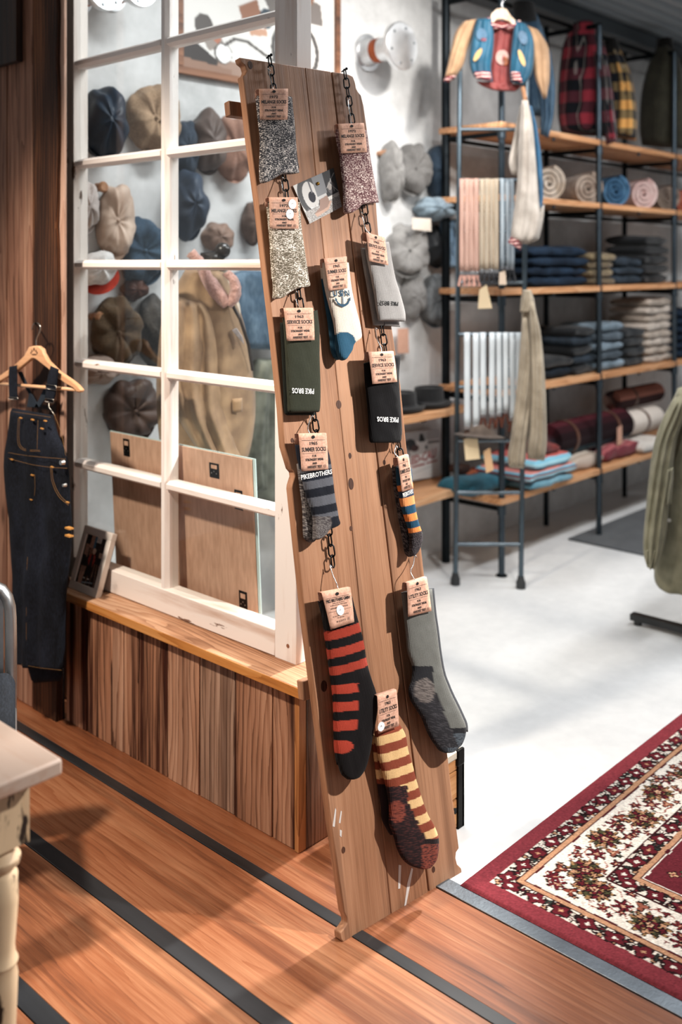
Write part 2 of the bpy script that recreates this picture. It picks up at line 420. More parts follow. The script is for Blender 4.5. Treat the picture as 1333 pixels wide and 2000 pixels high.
class Quad:
    """a surface patch given by its corners (tl, tr, br, bl) in a frame"""
    def __init__(s, fr, off, tl, tr, br, bl, cr=ID):
        s.fr = fr; s.off = off; s.k = [np.array(fr.px(*cr(*p), off)) for p in (tl, tr, br, bl)]
    def pt(s, x, y, n=0.0):
        tl, tr, br, bl = s.k; p = lerp(lerp(bl, br, x), lerp(tl, tr, x), y); return s.fr.pt(p[0], p[1], s.off + n)
    def text(s, mb, body, x0, y0, x1, y1, n=0.0006, bold=0.012, shear=0.0):
        vs, fs = text_mesh(body, bold, shear); mb.add([s.pt(lerp(x0, x1, a), lerp(y0, y1, b), n) for a, b in vs], fs)
    def rect(s, mb, x0, y0, x1, y1, n=0.0006, t=0.0):
        if t: P = [s.pt(*q, n) for q in ((x0, y0), (x1, y0), (x1, y1), (x0, y1))] + [s.pt(*q, n - t) for q in ((x0, y0), (x1, y0), (x1, y1), (x0, y1))]; mb.add(P, [(0, 1, 2, 3), (7, 6, 5, 4), (0, 4, 5, 1), (1, 5, 6, 2), (2, 6, 7, 3), (3, 7, 4, 0)])
        else: mb.add([s.pt(*q, n) for q in ((x0, y0), (x1, y0), (x1, y1), (x0, y1))], [(0, 1, 2, 3)])
    def disc(s, mb, x, y, rx, ry, n=0.0006, k=20, hole=0):
        P = [s.pt(x + rx * math.cos(math.tau * i / k), y + ry * math.sin(math.tau * i / k), n) for i in range(k)]
        if hole:
            Q = [s.pt(x + rx * hole * math.cos(math.tau * i / k), y + ry * hole * math.sin(math.tau * i / k), n) for i in range(k)]
            mb.add(P + Q, [(i, (i + 1) % k, k + (i + 1) % k, k + i) for i in range(k)])
        else: mb.add(P, [list(range(k))])
    def picture(s, mb, img, n=0.0006):
        h, w = img.shape[:2]
        vs = [s.pt(i / (w - 1), 1 - j / (h - 1), n) for j in range(h) for i in range(w)]
        fs = [(j * w + i, (j + 1) * w + i, (j + 1) * w + i + 1, j * w + i + 1) for j in range(h - 1) for i in range(w - 1)]
        mb.add(vs, fs, [lin(tuple(c)) for c in img.reshape(-1, 3)])
# small raster canvas used for printed pictures
def hexc(h): h = h.lstrip('#'); return np.array([int(h[i:i + 2], 16) / 255 for i in (0, 2, 4)])
class Canvas:
    def __init__(s, w, h, c):
        s.w, s.h = w, h; s.a = np.zeros((h, w, 3)); s.a[:] = hexc(c); s.y, s.x = np.mgrid[0:h, 0:w]; s.x = s.x / (w - 1); s.y = s.y / (h - 1); s.r = np.random.RandomState(3)
    def put(s, m, c): s.a[m] = hexc(c); return s
    def ell(s, cx, cy, rx, ry, c, hole=0):
        d = ((s.x - cx) / rx) ** 2 + ((s.y - cy) / ry) ** 2; return s.put((d < 1) & (d >= hole ** 2), c)
    def poly(s, pts, c):
        m = np.zeros(s.x.shape, bool); k = len(pts)
        for i in range(k):
            (x1, y1), (x2, y2) = pts[i], pts[(i + 1) % k]
            if y1 == y2: continue
            cond = ((y1 > s.y) != (y2 > s.y)) & (s.x < (x2 - x1) * (s.y - y1) / (y2 - y1) + x1); m ^= cond
        return s.put(m, c)
    def rect(s, x0, y0, x1, y1, c): return s.put((s.x >= x0) & (s.x <= x1) & (s.y >= y0) & (s.y <= y1), c)
    def line(s, x0, y0, x1, y1, w, c):
        dx, dy = x1 - x0, y1 - y0; L = dx * dx + dy * dy; t = np.clip(((s.x - x0) * dx + (s.y - y0) * dy) / L, 0, 1)
        return s.put((s.x - x0 - t * dx) ** 2 + (s.y - y0 - t * dy) ** 2 < w * w, c)
    def grain(s, m, amt): s.a[m] = np.clip(s.a[m] + s.r.normal(0, amt, (int(m.sum()), 1)), 0, 1); return s
# ================================================================== THE SETTING
# ---- concrete floor
f = MB().span((2.088, -3.0, -0.12), (9.0, 3.45, 0.0)).build('floor', concrete('#dfe0e0', '#c6c8c9', 1.3, 0.42, 0.05, 0.45)); f['kind'] = 'structure'
f['label'] = 'pale grey polished concrete floor'
# ---- boarded floor with dark strips
fl = struct('floor_boards', 'wide stained floor boards with dark strips between them')
WF = wood('#47271a', '#854f32', '#a67352', 'Y', 0.8, 0.36, 0.15, True, 0.15, 0.7, 0.5, 0.4, 0.08)
edges = [(1.788, 2.04), (1.468, 1.755), (1.148, 1.423), (0.82, 1.10), (0.5, 0.775), (0.18, 0.455), (-0.14, 0.135), (-0.46, -0.185)]
for a, b in edges:
    MB().span((a + .001, -2.2, -0.03), (b - .001, 4.6, 0.0)).build('floor_board', WF, fl, bevel=0.0015, seg=1)
DS = Mat('dark_strip'); _n = DS.noise(DS.coords((8, .6, 8)), 2.0, 5); DS.col(DS.ramp(_n, [(0.3, '#17181a'), (0.7, '#2e3033')])); DS.bump(_n, .1, .003); DS = DS.set(0.38, 0, 0.5)
for a, b in [(1.755, 1.788), (1.423, 1.468), (1.10, 1.148), (0.775, 0.82), (0.455, 0.5), (0.135, 0.18), (-0.185, -0.14)]:
    MB().span((a, -2.2, -0.03), (b, 4.6, 0.0012)).build('floor_strip', DS, fl, bevel=0.001, seg=1)
MB().span((2.04, -2.2, -0.03), (2.088, 4.6, 0.003)).build('steel_edge', metal('#7d858c', 0.42, 0.2), fl, bevel=0.001, seg=1)
MB().span((-1.2, -2.2, -0.14), (2.088, 4.6, -0.031)).build('subfloor', plain('#15110e', 0.9), fl)
# ---- walls
WC = concrete('#dcdcdb', '#a9a9a8', 1.1, 0.8, 0.25, 0.2)
wb = MB().span((1.912, 3.35, 0), (9.2, 3.55, 3.4)).build('wall_back', WC); wb['kind'] = 'structure'
wr = MB().span((9.0, -3.0, 0), (9.2, 3.35, 3.4)).build('wall_right', WC); wr['kind'] = 'structure'
# concrete joint lines and tie holes of the back wall are part of the pour
for x in (4.75, 5.35, 6.0, 6.6):
    MB().cyl((x, 3.352, 2.72), (x, 3.349, 2.72), 0.022, n=14).build('tie_hole', plain('#5d5c5a', 0.9), wb)
# ---- plank wall on the left (behind it the end of the concrete wall)
wl = struct('wall_left', 'brown wall of upright weathered planks')
MB().span((1.90, 3.095, 0), (1.91, 5.2, 3.4)).build('backing', plain('#1d140f', 0.9), wl)
PW = wood('#4a2f22', '#8d6450', '#b08a72', 'Z', 1.0, 0.72, 0.5, True, 0.25, 0.9, 0.2, 0.4)
PD = wood('#150e0b', '#3a2317', '#74492e', 'Z', 1.6, 0.7, 0.6, False, 0.1, 0.8, 0.2, 0.5)
PT = wood('#8d6d5c', '#b08c79', '#c7a592', 'Z', 0.5, 0.7, 0.2, False, 0.1, 0.8, 0.2)
def yplank(y0, y1, x0, x1, z0, z1, m, par, waney=0, name='plank', seed=0):
    mb = MB(); n = 40 if waney else 1; poly = []
    if not waney: mb.span((x0, y0, z0), (x1, y1, z1))
    else:
        L = [(y0 + waney * (fbm((0, 0, lerp(z0, z1, i / n)), 3.0, seed) + .4 * fbm((0, 0, lerp(z0, z1, i / n)), 11, seed)), lerp(z0, z1, i / n)) for i in range(n + 1)]
        fr = FX(x0)
        mb.prism([(-y, z) for y, z in L] + [(-y1, z1), (-y1, z0)], fr, -(x1 - x0), 0)
    return mb.build(name, m, par, bevel=0.002, seg=1)
yplank(3.085, 3.245, 1.872, 1.90, 0, 3.3, PD, wl, 0.012, seed=3)
MB().span((1.884, 3.247, 0), (1.90, 3.2545, 3.3)).build('plank', wood('#6b3512', '#a0561f', '#b96d30', 'Z', .5, .6, .1, False, 0), wl)
yy = 3.256
for i, w_ in enumerate((0.10, 0.085, 0.15, 0.13, 0.17, 0.12, 0.16, 0.15, 0.17, 0.16, 0.16)):
    yplank(yy, yy + w_ - .002, 1.876 + (0.004 if i % 2 else 0), 1.90, 0, 3.3, PW, wl); yy += w_
yplank(3.065, 3.10, 1.888, 1.90, 0.47, 3.3, PT, wl, name='edge_board')
MB().span((1.846, 3.315, 2.335), (1.872, 4.3, 3.3)).build('dark_slab', wood('#120d0b', '#241813', '#3a261b', 'Z', .8, .75, .4, False, 0), wl, bevel=.002)  # very dark slab set proud of the upper planks
MB().span((2.0, 3.207, 0.0), (2.05, 3.34, 3.3)).build('edge_post', wood('#8b6146', '#b98c6c', '#d0a88a', 'Z', .6, .6, .2, True, 0), wl)
# ---- low clad partition
pt = struct('wall_partition', 'low partition clad with reclaimed boards and capped by a sill')
MB().span((1.93, 1.945, 0), (2.03, 3.07, 0.43)).build('core', plain('#24170f', .9), pt)
PPS = [wood('#4a2c1d', '#b38366', '#dcb194', 'Z', 1.3, 0.7, 0.7, True, 0.2, 1.0, 0.25, 0.35, 0.2), wood('#3a2115', '#a06f53', '#cc9c7d', 'Z', 1.5, 0.7, 0.7, True, 0.25, 1.0, 0.25, 1.0, 0.22), wood('#3d281d', '#9a7761', '#c2a18a', 'Z', 1.2, 0.7, 0.7, True, 0.25, 1.2, 0.25, 0.6, 0.2)]; PP = PPS[2]
ys = [1.935, 2.026, 2.186, 2.346, 2.501, 2.654, 2.735, 2.80, 2.95, 3.078]
for a, b in zip(ys, ys[1:]):
    MB().span((1.904 + random.uniform(0, .005), a + .002, 0), (1.93, b - .002, 0.43)).build('plank', PPS[int(a * 100) % 3], pt, bevel=0.002, seg=1)
MB().span((1.902, 1.917, 0), (1.93, 1.935, 0.43)).build('corner_board', wood('#7a4a25', '#b67a48', '#d09a66', 'Z', .5, .55, .15, False, 0), pt, bevel=.0015, seg=1)
MB().span((1.93, 1.917, 0), (2.045, 1.945, 0.43)).build('plank', PP, pt, bevel=.002, seg=1)
MB().span((1.884, 1.895, 0.431), (2.13, 3.085, 0.46)).build('sill', wood('#7d5238', '#b98a69', '#d9b597', 'Y', 1.2, 0.6, 0.6, False, 0, 1.5, .3), pt, bevel=.003)
MB().span((1.8825, 1.896, 0.4325), (1.8845, 3.084, 0.4585)).build('sill_edge', wood('#a0612c', '#c98645', '#dda263', 'Y', .5, .45, .1, False, 0), pt)
# ---- old glazed sash standing on the sill
wn = struct('window_1', 'old white painted sash window with small panes')
WP = painted_wood('#eee7e2', '#d3bfb3', '#6b4c3c', 'Z', 0.33); WPY = painted_wood('#eee5df', '#cdb2a2', '#7a5a49', 'Y', 0.33)
X0, X1, XG = 1.985, 2.045, 2.012
fr = FX(X0); jag = [(-2.01 - .004 * abs(fbm((0, 0, z * .03), 9, 2)) * (z < 20), .46 + z * .026) for z in range(100)]
MB().prism([(-2.10, .46), (-2.10, 3.1)] + [(a, b) for a, b in reversed(jag)], fr, -(X1 - X0), 0).build('stile', WP, wn, bevel=.002)
MB().span((X0, 3.158, 0.46), (X1, 3.205, 3.1)).build('stile', painted_wood('#d8cfc7', '#b5a294', '#4b3628', 'Z', 0.37), wn, bevel=.002)
MB().span((X0, 2.10, 0.462), (X1, 3.158, 0.54)).build('bottom_rail', WPY, wn, bevel=.003)
MB().span((X0, 2.10, 3.04), (X1, 3.158, 3.1)).build('top_rail', WPY, wn, bevel=.003)
zs = [0.875, 1.237, 1.596, 1.962, 2.324, 2.69]
ymid = 2.634; hw = 0.0165
def bar(c0, c1, horizontal):
    mb = MB()   # stepped sash bar with chamfered nose
    if horizontal:
        y0, y1, z = c0[0], c1[0], c0[1]
        prof = [(X0 + .004, -hw * .45), (X0 + .004, hw * .45), (X0 + .018, hw), (X1 - .006, hw * .9), (X1 - .006, -hw * .9), (X0 + .018, -hw)]
        R = [[Vector((x, y, z + d)) for x, d in prof] for y in (y0, y1)]
    else:
        y, z0, z1 = c0[0], c0[1], c1[1]
        prof = [(X0 + .003, -hw * .5), (X0 + .003, hw * .5), (X0 + .018, hw * 1.05), (X1 - .006, hw), (X1 - .006, -hw), (X0 + .018, -hw * 1.05)]
        R = [[Vector((x, y + d, z)) for x, d in prof] for z in (z0, z1)]
    mb.ring(R); return mb.build('glazing_bar', WPY if horizontal else WP, wn)
bar((ymid, .54), (ymid, 3.04), False)
for z in zs:
    bar((2.10, z), (ymid - hw, z), True); bar((ymid + hw, z), (3.158, z), True)
zz = [0.54] + zs + [3.04]
for a, b in zip(zz, zz[1:]):
    for y0, y1 in ((2.10, ymid - hw), (ymid + hw, 3.158)):
        MB().span((XG, y0, a), (XG + .003, y1, b)).build('pane', pane_glass(), wn)
pegm = plain('#8a5a3f', .7)
MB().cyl((X0 - .001, 2.045, .507), (X0 + .004, 2.045, .507), .006, n=10).build('peg', pegm, wn)
# ---- corrugated ceiling and the steel beam below it
cl = MB(); per = 0.11; prof = []
y = -3.0
while y < 3.35:
    prof += [(y, 3.27), (y + per * .3, 3.27), (y + per * .42, 3.215), (y + per * .88, 3.215)]; y += per
R = [[Vector((x, yy_, z)) for yy_, z in prof] + [Vector((x, 3.36, 3.4)), Vector((x, -3.0, 3.4))] for x in (-1.2, 9.2)]
cl.ring(R); c = cl.build('ceiling', plain('#9aa0a4', 0.55)); c['kind'] = 'structure'; c['label'] = 'grey corrugated steel ceiling'
b = MB(); b.span((2.1, 3.12, 3.10), (9.0, 3.34, 3.115)).span((2.1, 3.12, 3.22), (9.0, 3.34, 3.235)).span((2.1, 3.19, 3.115), (9.0, 3.205, 3.22))
b = b.build('trim_1', plain('#5d6367', 0.5)); b['kind'] = 'structure'; b['label'] = 'grey steel beam under the ceiling along the back wall'
# ---- dark mat on the concrete
tag(MB().span((5.12, 1.7, 0.001), (7.2, 2.95, 0.012)).build('floor_mat', cloth('#55585b', '#46494c', 200), bevel=.003), 'flat dark grey mat on the concrete under the shelf posts', 'mat')

# ================================================================== SOCK BOARD
BL = at_z(668, 1841, 0.0)
ph, al = math.radians(-6.5), math.radians(9.9)
bu = Vector((math.cos(ph), math.sin(ph), 0)); nh = Vector((-bu.y, bu.x, 0))
BD = Frame(BL, bu, nh * math.sin(al) + UP * math.cos(al))
BM = BD.mat()
c6, c7 = crop(450, 90, 6.893), crop(640, 110, 6.25)
left = [(468.1, 112), (471, 121), (479, 127.7), (482, 138), (479, 145), (474, 148), (474, 152), (475.4, 158), (481, 205), (488, 268), (504.5, 390), (517, 500), (534, 640), (551, 800), (556, 872), (569, 915), (575, 922), (576, 930), (571, 946), (570, 954), (583, 1076), (597, 1208), (620, 1390), (648, 1610), (673, 1782), (678, 1793), (679, 1803), (672, 1814), (665, 1822), (666, 1835), (671, 1841)]
right = [(883.6, 1723.5), (903.5, 1708), (902, 1696), (894, 1688), (891, 1676), (892, 1665), (897.5, 1657), (882, 1540), (875.5, 1478), (852, 1300), (829.5, 1126), (823, 1069), (794.5, 872), (783, 753), (766.5, 643), (740, 459), (735.6, 400), (723, 290), (711, 206), (706, 186), (700, 179), (696.5, 172), (694.5, 161), (690, 149), (680, 144.5)]
out = [BD.px(*p) for p in left + right]
def clip(poly, a, b, keep_less):
    # keep the side of the seam u = a + b*w
    res = []; s = lambda p: (p[0] - a - b * p[1]) * (1 if keep_less else -1)
    for i, p in enumerate(poly):
        q = poly[(i + 1) % len(poly)]; sp, sq = s(p), s(q)
        if sp <= 0: res.append(p)
        if (sp < 0) != (sq < 0):
            t = sp / (sp - sq); res.append((lerp(p[0], q[0], t), lerp(p[1], q[1], t)))
    return res
def seam(p, q, sh=0.0):
    (u0, w0), (u1, w1) = BD.px(*p), BD.px(*q); k = (u1 - u0) / (w1 - w0); return (u0 - k * w0 + sh, k)
s1 = seam((596, 130), (765, 1790)); s2 = seam((648, 140), (839, 1748))
TB = 0.024
sb = thing('leaning_board', 'tall worn wooden board with scalloped edges leaning against the window post, hung with socks', 'board', M=BM)
WB = wood('#5a3822', '#966a4d', '#b08364', 'Y', 1.2, 0.58, 0.3, True, 0.10, 0.6, 0.35, 0.35, 0.07)
g = 0.002
for i, pl in enumerate((clip(out, s1[0] - .0003, s1[1], True), clip(clip(out, s1[0] + .0003, s1[1], False), s2[0] - g, s2[1], True), clip(out, s2[0] + g, s2[1], False))):
    MB().prism(pl, BD, -TB, 0).build('plank', WB, sb, bevel=.0025)
# dovetail battens on the back
for (y0, y1, ex) in ((192, 222, .014), (1330, 1365, .012)):
    a = BD.px(470 if y0 < 400 else 612, y0); h = (y1 - y0) * .00135
    l_ = BD.px(466 if y0 < 400 else 610, y0)
    MB().prism([(l_[0] - ex, a[1]), (a[0] + .35, a[1] - .004), (a[0] + .35, a[1] - h - .004), (l_[0] - ex, a[1] - h)], BD, -TB - .024, -TB - .0005).build('batten', WB, sb, bevel=.003)
# paint scuffs and old nail holes
for P in ([(655, 1578), (657, 1582), (654, 1615), (650, 1614)], [(666, 1583), (668, 1585), (665, 1608), (662, 1607)], [(804, 1695), (807, 1697), (801, 1730), (793, 1770), (790, 1770), (796, 1725)], [(779, 1689), (784, 1690), (782, 1735), (778, 1736)], [(664, 1620), (668, 1622), (667, 1635), (664, 1632)]):
    MB().prism([BD.px(*p) for p in P], BD, 0.0001, 0.0006).build('paint_scuff', plain('#cfcac6', .7), sb)
for (x, y, r) in ((751, 903, 4.5), (847, 1698, 5), (633, 1340, 9), (671, 1660, 5), (571, 860, 4), (699, 945, 0)):
    if r: MB().prism([(BD.px(x, y)[0] + r * .0011 * math.cos(t), BD.px(x, y)[1] + r * .0015 * math.sin(t)) for t in np.linspace(0, math.tau, 13)[:-1]], BD, .0001, .0009).build('knot', wood('#1d0f08', '#3a1f11', '#55301c', 'Y', 2, .7, .2, False, 0), sb)
KN = wood('#241109', '#3d2013', '#5e3822', 'Y', 2, .6, .2, False, 0)
for (x, y, rx, ry) in ((686, 945, 7, 12), (489, 127, 6, 9), (662, 790, 7, 9), (686, 1032, 4, 5), (684, 890, 4, 6)):
    u, w_ = BD.px(x, y); MB().prism([(u + rx * .00125 * math.cos(t), w_ + ry * .00125 * math.sin(t)) for t in np.linspace(0, math.tau, 19)[:-1]], BD, .0001, .0007).build('knot', KN, sb)
# ---- chains
def link_mesh(mb, c, ax, wide, L=0.031, W=0.0165, r=0.0021):
    nn = ax.cross(wide); pts = []
    for k in range(16):
        t = math.tau * k / 16; x = math.cos(t) * W / 2; yv = math.sin(t) * W / 2 + (L - W) / 2 * (1 if math.sin(t) >= 0 else -1)
        pts.append(c + wide * x + ax * yv)
    mb.tube(pts, r, 7, True)
CH = metal('#2a2c2e', 0.38)
def chain(p0, p1, label):
    a, b = BD.px(*p0), BD.px(*p1); t = thing('chain', label, 'chain', M=BM @ Matrix.Translation((a[0], a[1], 0)), group='sock chains')
    L = math.hypot(b[0] - a[0], b[1] - a[1]); n = int(L / .0262); base = []
    d2 = Vector((b[0] - a[0], b[1] - a[1], 0)).normalized()
    A = BD.u * d2.x + BD.w * d2.y; S = A.cross(BD.n); o0 = BD.pt(a[0], a[1], .013)
    for k in range(2):
        mb = MB(); w1 = (S * .9 + BD.n * .43).normalized() if k == 0 else (S * -.43 + BD.n * .9).normalized()
        link_mesh(mb, o0, A, w1); base.append(mb.build('link', CH, t, smooth=180))
    base[1].location = Vector((d2.x, d2.y, 0)) * .0262
    for i in range(2, n):
        share(base[i % 2], t, Matrix.Translation(Vector((d2.x, d2.y, 0)) * .0262 * i))
    nb = MB(); nb.cyl(BD.pt(a[0], a[1] + .012, 0), BD.pt(a[0], a[1] + .014, .02), .0022, n=8).sphere(BD.pt(a[0], a[1] + .014, .021), .0042, 10, 6)
    nb.build('nail', CH, t, smooth=60)
chain((522, 122), (648, 1128), 'dark steel chain nailed along the left side of the sock board')
chain((669, 148), (806, 1090), 'dark steel chain nailed along the right side of the sock board')
HK = metal('#d9dadb', 0.22)
def wire(pts, cr, label, n0=.016, n1=.053):
    P = [cr(*p) for p in pts]; m = len(P)
    W = [BD.wp(*p, lerp(n0, n1, i / (m - 1))) for i, p in enumerate(P)]
    e0 = W[0] + BD.n * .004 - BD.w * .006; W = [e0 + BD.u * .004] + [W[0] + BD.w * .004] + W
    e1 = W[-1] - BD.n * .012 + BD.w * .003
    W = W + [W[-1] - BD.n * .006 - BD.w * .004, e1]
    C = [Vector(p) for p in catmull([tuple(p) for p in W], 26)]
    tag(MB().tube(C, .0013, 6).build('wire_hook', HK, smooth=180, M=Matrix.Translation(W[2])), label, 'hook', 'wire hooks on the sock chains')
c1, c2, c3, c4 = crop(500, 480, 3.9206), crop(540, 800, 4.1656), crop(580, 1080, 3.7028), crop(580, 1380, 3.5079)
c66, cR = crop(440, 90, 3.3325), crop(700, 240, 4.7636)
wire([(505, 310), (540, 440), (570, 560), (583, 606)], c6, 'bright wire hook above the dark grey melange socks')
wire([(250, 525), (262, 650), (282, 750), (288, 842)], c7, 'bright wire hook above the burgundy melange socks')
wire([(365, 850), (370, 920), (380, 960), (380, 997)], c66, 'bright wire hook above the beige melange socks')
wire([(300, 345), (308, 420), (328, 470), (325, 492)], c1, 'bright wire hook above the dark green socks')
wire([(22, 830), (45, 900), (75, 1000), (160, 1066)], cR, 'bright wire hook above the pale grey socks')
wire([(915, 630), (930, 720), (958, 780), (963, 837)], c1, 'bright wire hook above the black socks')
wire([(425, 1300), (398, 1400), (420, 1450), (436, 1480)], c1, 'bright wire hook above the grey striped socks')
wire([(972, 300), (965, 360), (1010, 395), (1040, 402)], c2, 'bright wire hook above the orange striped socks')
wire([(240, 95), (265, 170), (295, 240), (300, 297)], c3, 'bright wire hook above the red and black striped socks')
wire([(852, 20), (845, 80), (825, 140), (868, 222)], c3, 'bright wire hook above the grey utility socks')

# ---- tags
KR = Mat('kraft_card'); _v = KR.coords(); KR.col(KR.ramp(KR.noise(_v, 180, 3), [(0.35, '#b98c77'), (0.65, '#cfa48e')])); KR = KR.set(0.75, 0, .2)
INK = plain('#251a16', 0.8); WHT = plain('#f2f1ef', .6); INKW = plain('#e8e6e2', .8); INKB = plain('#141414', .9); INKN = plain('#1f4258', .9)
def sock_tag(par, cr, tl, tr, br, bl, kind, year='', name='', off=.054, stickers=()):
    Q = Quad(BD, off, tl, tr, br, bl, cr)
    mb = MB(); n = 8; R = []
    # card folded over the sock: front flap, rounded fold, back flap
    prof = [(-.0, 0.0)] + [(k / n, 0.0012 * math.sin(math.pi * k / n)) for k in range(1, n)] + [(1.0, 0.0), (1.012, -.004), (1.015, -.010), (1.005, -.016), (.9, -.018), (.75, -.019)]
    nx = 6; vs = []; fs = []
    for (y, z) in prof:
        for i in range(nx + 1): vs.append(Q.pt(i / nx, y, z))
    m = len(prof)
    for j in range(m - 1):
        for i in range(nx): fs.append((j * (nx + 1) + i, j * (nx + 1) + i + 1, (j + 1) * (nx + 1) + i + 1, (j + 1) * (nx + 1) + i))
    mb.add(vs, fs); o = mb.build('tag', KR, par, smooth=180)
    so = o.modifiers.new('thick', 'SOLIDIFY'); so.thickness = .0006; so.offset = 0
    t = MB(); e = .0018
    if kind == 'front':
        Q.rect(t, .08, .815, .92, .823, e); Q.text(t, year, .36, .685, .64, .78, e, .03); Q.text(t, name, .06, .51, .94, .63, e, .035); Q.rect(t, .08, .463, .92, .471, e)
        Q.text(t, 'FOR', .42, .36, .58, .425, e, .04); Q.text(t, 'STRONGEST WEAR', .17, .26, .83, .33, e, .04); Q.text(t, 'AND', .41, .16, .58, .22, e, .04)
        Q.text(t, 'HARDEST TEST', .23, .065, .76, .135, e, .04); Q.text(t, 'S', .845, .085, .885, .12, e, .03); Q.disc(t, .865, .102, .055, .042, e, 20, .86)
    else:
        Q.rect(t, .08, .815, .92, .823, e); Q.text(t, 'PIKE BROTHERS GMBH', .07, .70, .93, .79, e, .03)
        Q.text(t, 'Salzburger Strasse 22', .28, .645, .72, .675, e, .02); Q.text(t, 'Kolbermoor Germany', .18, .59, .80, .625, e, .02); Q.text(t, 'www.pike-brothers.com', .16, .505, .82, .555, e, .03)
        Q.rect(t, .08, .44, .92, .448, e); Q.text(t, 'no iron', .38, .35, .62, .38, e, .02); Q.text(t, 'do not bleach do not dry', .18, .29, .80, .325, e, .02); Q.text(t, 'on charge', .35, .235, .62, .27, e, .02)
        Q.text(t, 'W A O P O', .28, .13, .66, .18, e, .01); Q.text(t, 'S', .755, .135, .795, .175, e, .03); Q.disc(t, .775, .155, .05, .04, e, 20, .86)
    t.build('lettering', INK, o)
    h = MB(); Q.disc(h, .5, .905, .06, .045, .0022, 18); h.build('punched_hole', plain('#0f0b09', .9), o)
    for (sx, sy, r) in stickers:
        st = MB(); asp = np.linalg.norm(Q.k[1] - Q.k[0]) / np.linalg.norm(Q.k[0] - Q.k[3])
        ring0 = [Q.pt(sx + r * math.cos(a), sy + r * asp * math.sin(a), .0022) for a in np.linspace(0, math.tau, 25)[:-1]]
        ring1 = [p + BD.n * .0005 for p in ring0]; st.ring([ring0, ring1]); so_ = st.build('price_sticker', WHT, o)
        pr = MB(); Q.text(pr, '19.-', sx - r * .35, sy - r * .1, sx + r * .45, sy + r * .25, .0030, 0.0, .3)
        pr2 = pr.build('price_sticker_writing', plain('#4a4a55', .8), o)
    return o
def pair(name, label, cr, front, back, mats, colf=(None, None), offs=(.034, .014), th=(.024, .018), nr=110, seed=1):
    u, w_ = BD.px(*cr(front[-1][0], front[-1][1]), offs[0])
    t = thing(name, label, 'socks', M=BM @ Matrix.Translation((u, w_, 0)), group='socks on the board')
    mb = MB(); puff(mb, BD, front, offs[0], th[0], nr, 18, cr, (.0018, 24), seed, 2.8, .035, colf[0]); mb.build('sock', mats[0], t, smooth=180)
    if back:
        mb = MB(); puff(mb, BD, back, offs[1], th[1], 90, 14, cr, (.0016, 26), seed + 5, 2.4, .04, colf[1]); mb.build('sock', mats[1], t, smooth=180)
    return t
def shift(rows, dx, dy=0): return [(a + dx, b + dy, c + dx, d + dy) for a, b, c, d in rows]
KNIT = knit(1500.0)
# 1 dark grey melange
r = [(338, 665, 820, 680), (355, 850, 835, 850), (375, 1050, 858, 1050), (398, 1250, 875, 1300), (392, 1480, 893, 1500), (388, 1620, 915, 1640), (389, 1700, 921, 1708), (392, 1728, 700, 1728), (400, 1785, 600, 1778), (418, 1828, 520, 1825), (440, 1842, 470, 1842)]
m = melange('#2b2b2f', '#e6dcd4', 330, '#5d5c60')
t = pair('sock_pair', 'dark grey and white melange socks at the top left of the leaning board', c6, r, shift(r[:6], 14, 6), (m, m))
sock_tag(t, c6, (385, 577), (778, 574), (770, 992), (400, 990), 'front', '1972', 'MELANGE SOCKS')
# 2 burgundy melange
r = [(85, 890, 468, 900), (112, 1060, 490, 1080), (142, 1210, 508, 1200), (165, 1400, 543, 1400), (188, 1580, 580, 1600), (190, 1720, 610, 1740), (193, 1795, 615, 1783), (195, 1812, 430, 1812), (202, 1870, 370, 1865), (215, 1908, 300, 1908), (235, 1920, 270, 1918)]
m = melange('#4d2a31', '#ecdcd2', 330, '#8c6a68')
t = pair('sock_pair', 'burgundy and white melange socks at the top right of the leaning board', c7, r, shift(r[:7], 14, 4), (m, m))
sock_tag(t, c7, (128, 826), (445, 814), (485, 1170), (165, 1186), 'front', '1972', 'MELANGE SOCKS')
# 3 beige melange
r = [(268, 1010, 488, 1015), (283, 1160, 497, 1170), (294, 1300, 515, 1300), (300, 1420, 533, 1420), (307, 1520, 547, 1520), (310, 1572, 551, 1562), (311, 1582, 470, 1580), (312, 1612, 415, 1608), (314, 1638, 375, 1638), (325, 1647, 345, 1646)]
m = melange('#5b5244', '#efe5da', 330, '#9a8f7f')
t = pair('sock_pair', 'beige and olive melange socks with two white price stickers on the tag', c66, r, shift(r[:5], -4, 4), (m, m))
sock_tag(t, c66, (285, 985), (472, 985), (478, 1190), (292, 1188), 'front', '1972', 'MELANGE SOCKS', stickers=((.79, .78, .135), (.69, .46, .135)))
# 4 cream with anchor
def fa(x, y, t_, s): return '#2c5066' if ((x - 655) / 98) ** 2 + ((y - 775) / 112) ** 2 < 1 and y > 655 and x < 752 else '#d3c7b8'
def fb(x, y, t_, s): return '#2c5066' if y > 250 else '#d3c7b8'
r = [(498, 125, 712, 128), (512, 240, 724, 250), (530, 340, 740, 360), (562, 470, 768, 480), (590, 580, 797, 590), (602, 655, 810, 660), (606, 710, 808, 705), (612, 765, 752, 752), (622, 820, 735, 800), (640, 862, 700, 850), (660, 880, 680, 876)]
bk = [(490, 130, 620, 130), (500, 260, 640, 260), (520, 400, 660, 400), (545, 560, 680, 560), (563, 700, 690, 700), (572, 790, 680, 790), (595, 850, 660, 845), (622, 876, 645, 872)]
t = pair('sock_pair', 'cream socks with blue heels and a blue anchor on the leg', c1, r, bk, (KNIT, KNIT), (fa, fb))
sock_tag(t, c1, (522, 100), (697, 82), (702, 325), (558, 345), 'front', '1965', 'SUMMER SOCKS')
lt = MB(); Q = Quad(BD, .0485, (585, 345), (712, 340), (718, 385), (590, 390), c1)
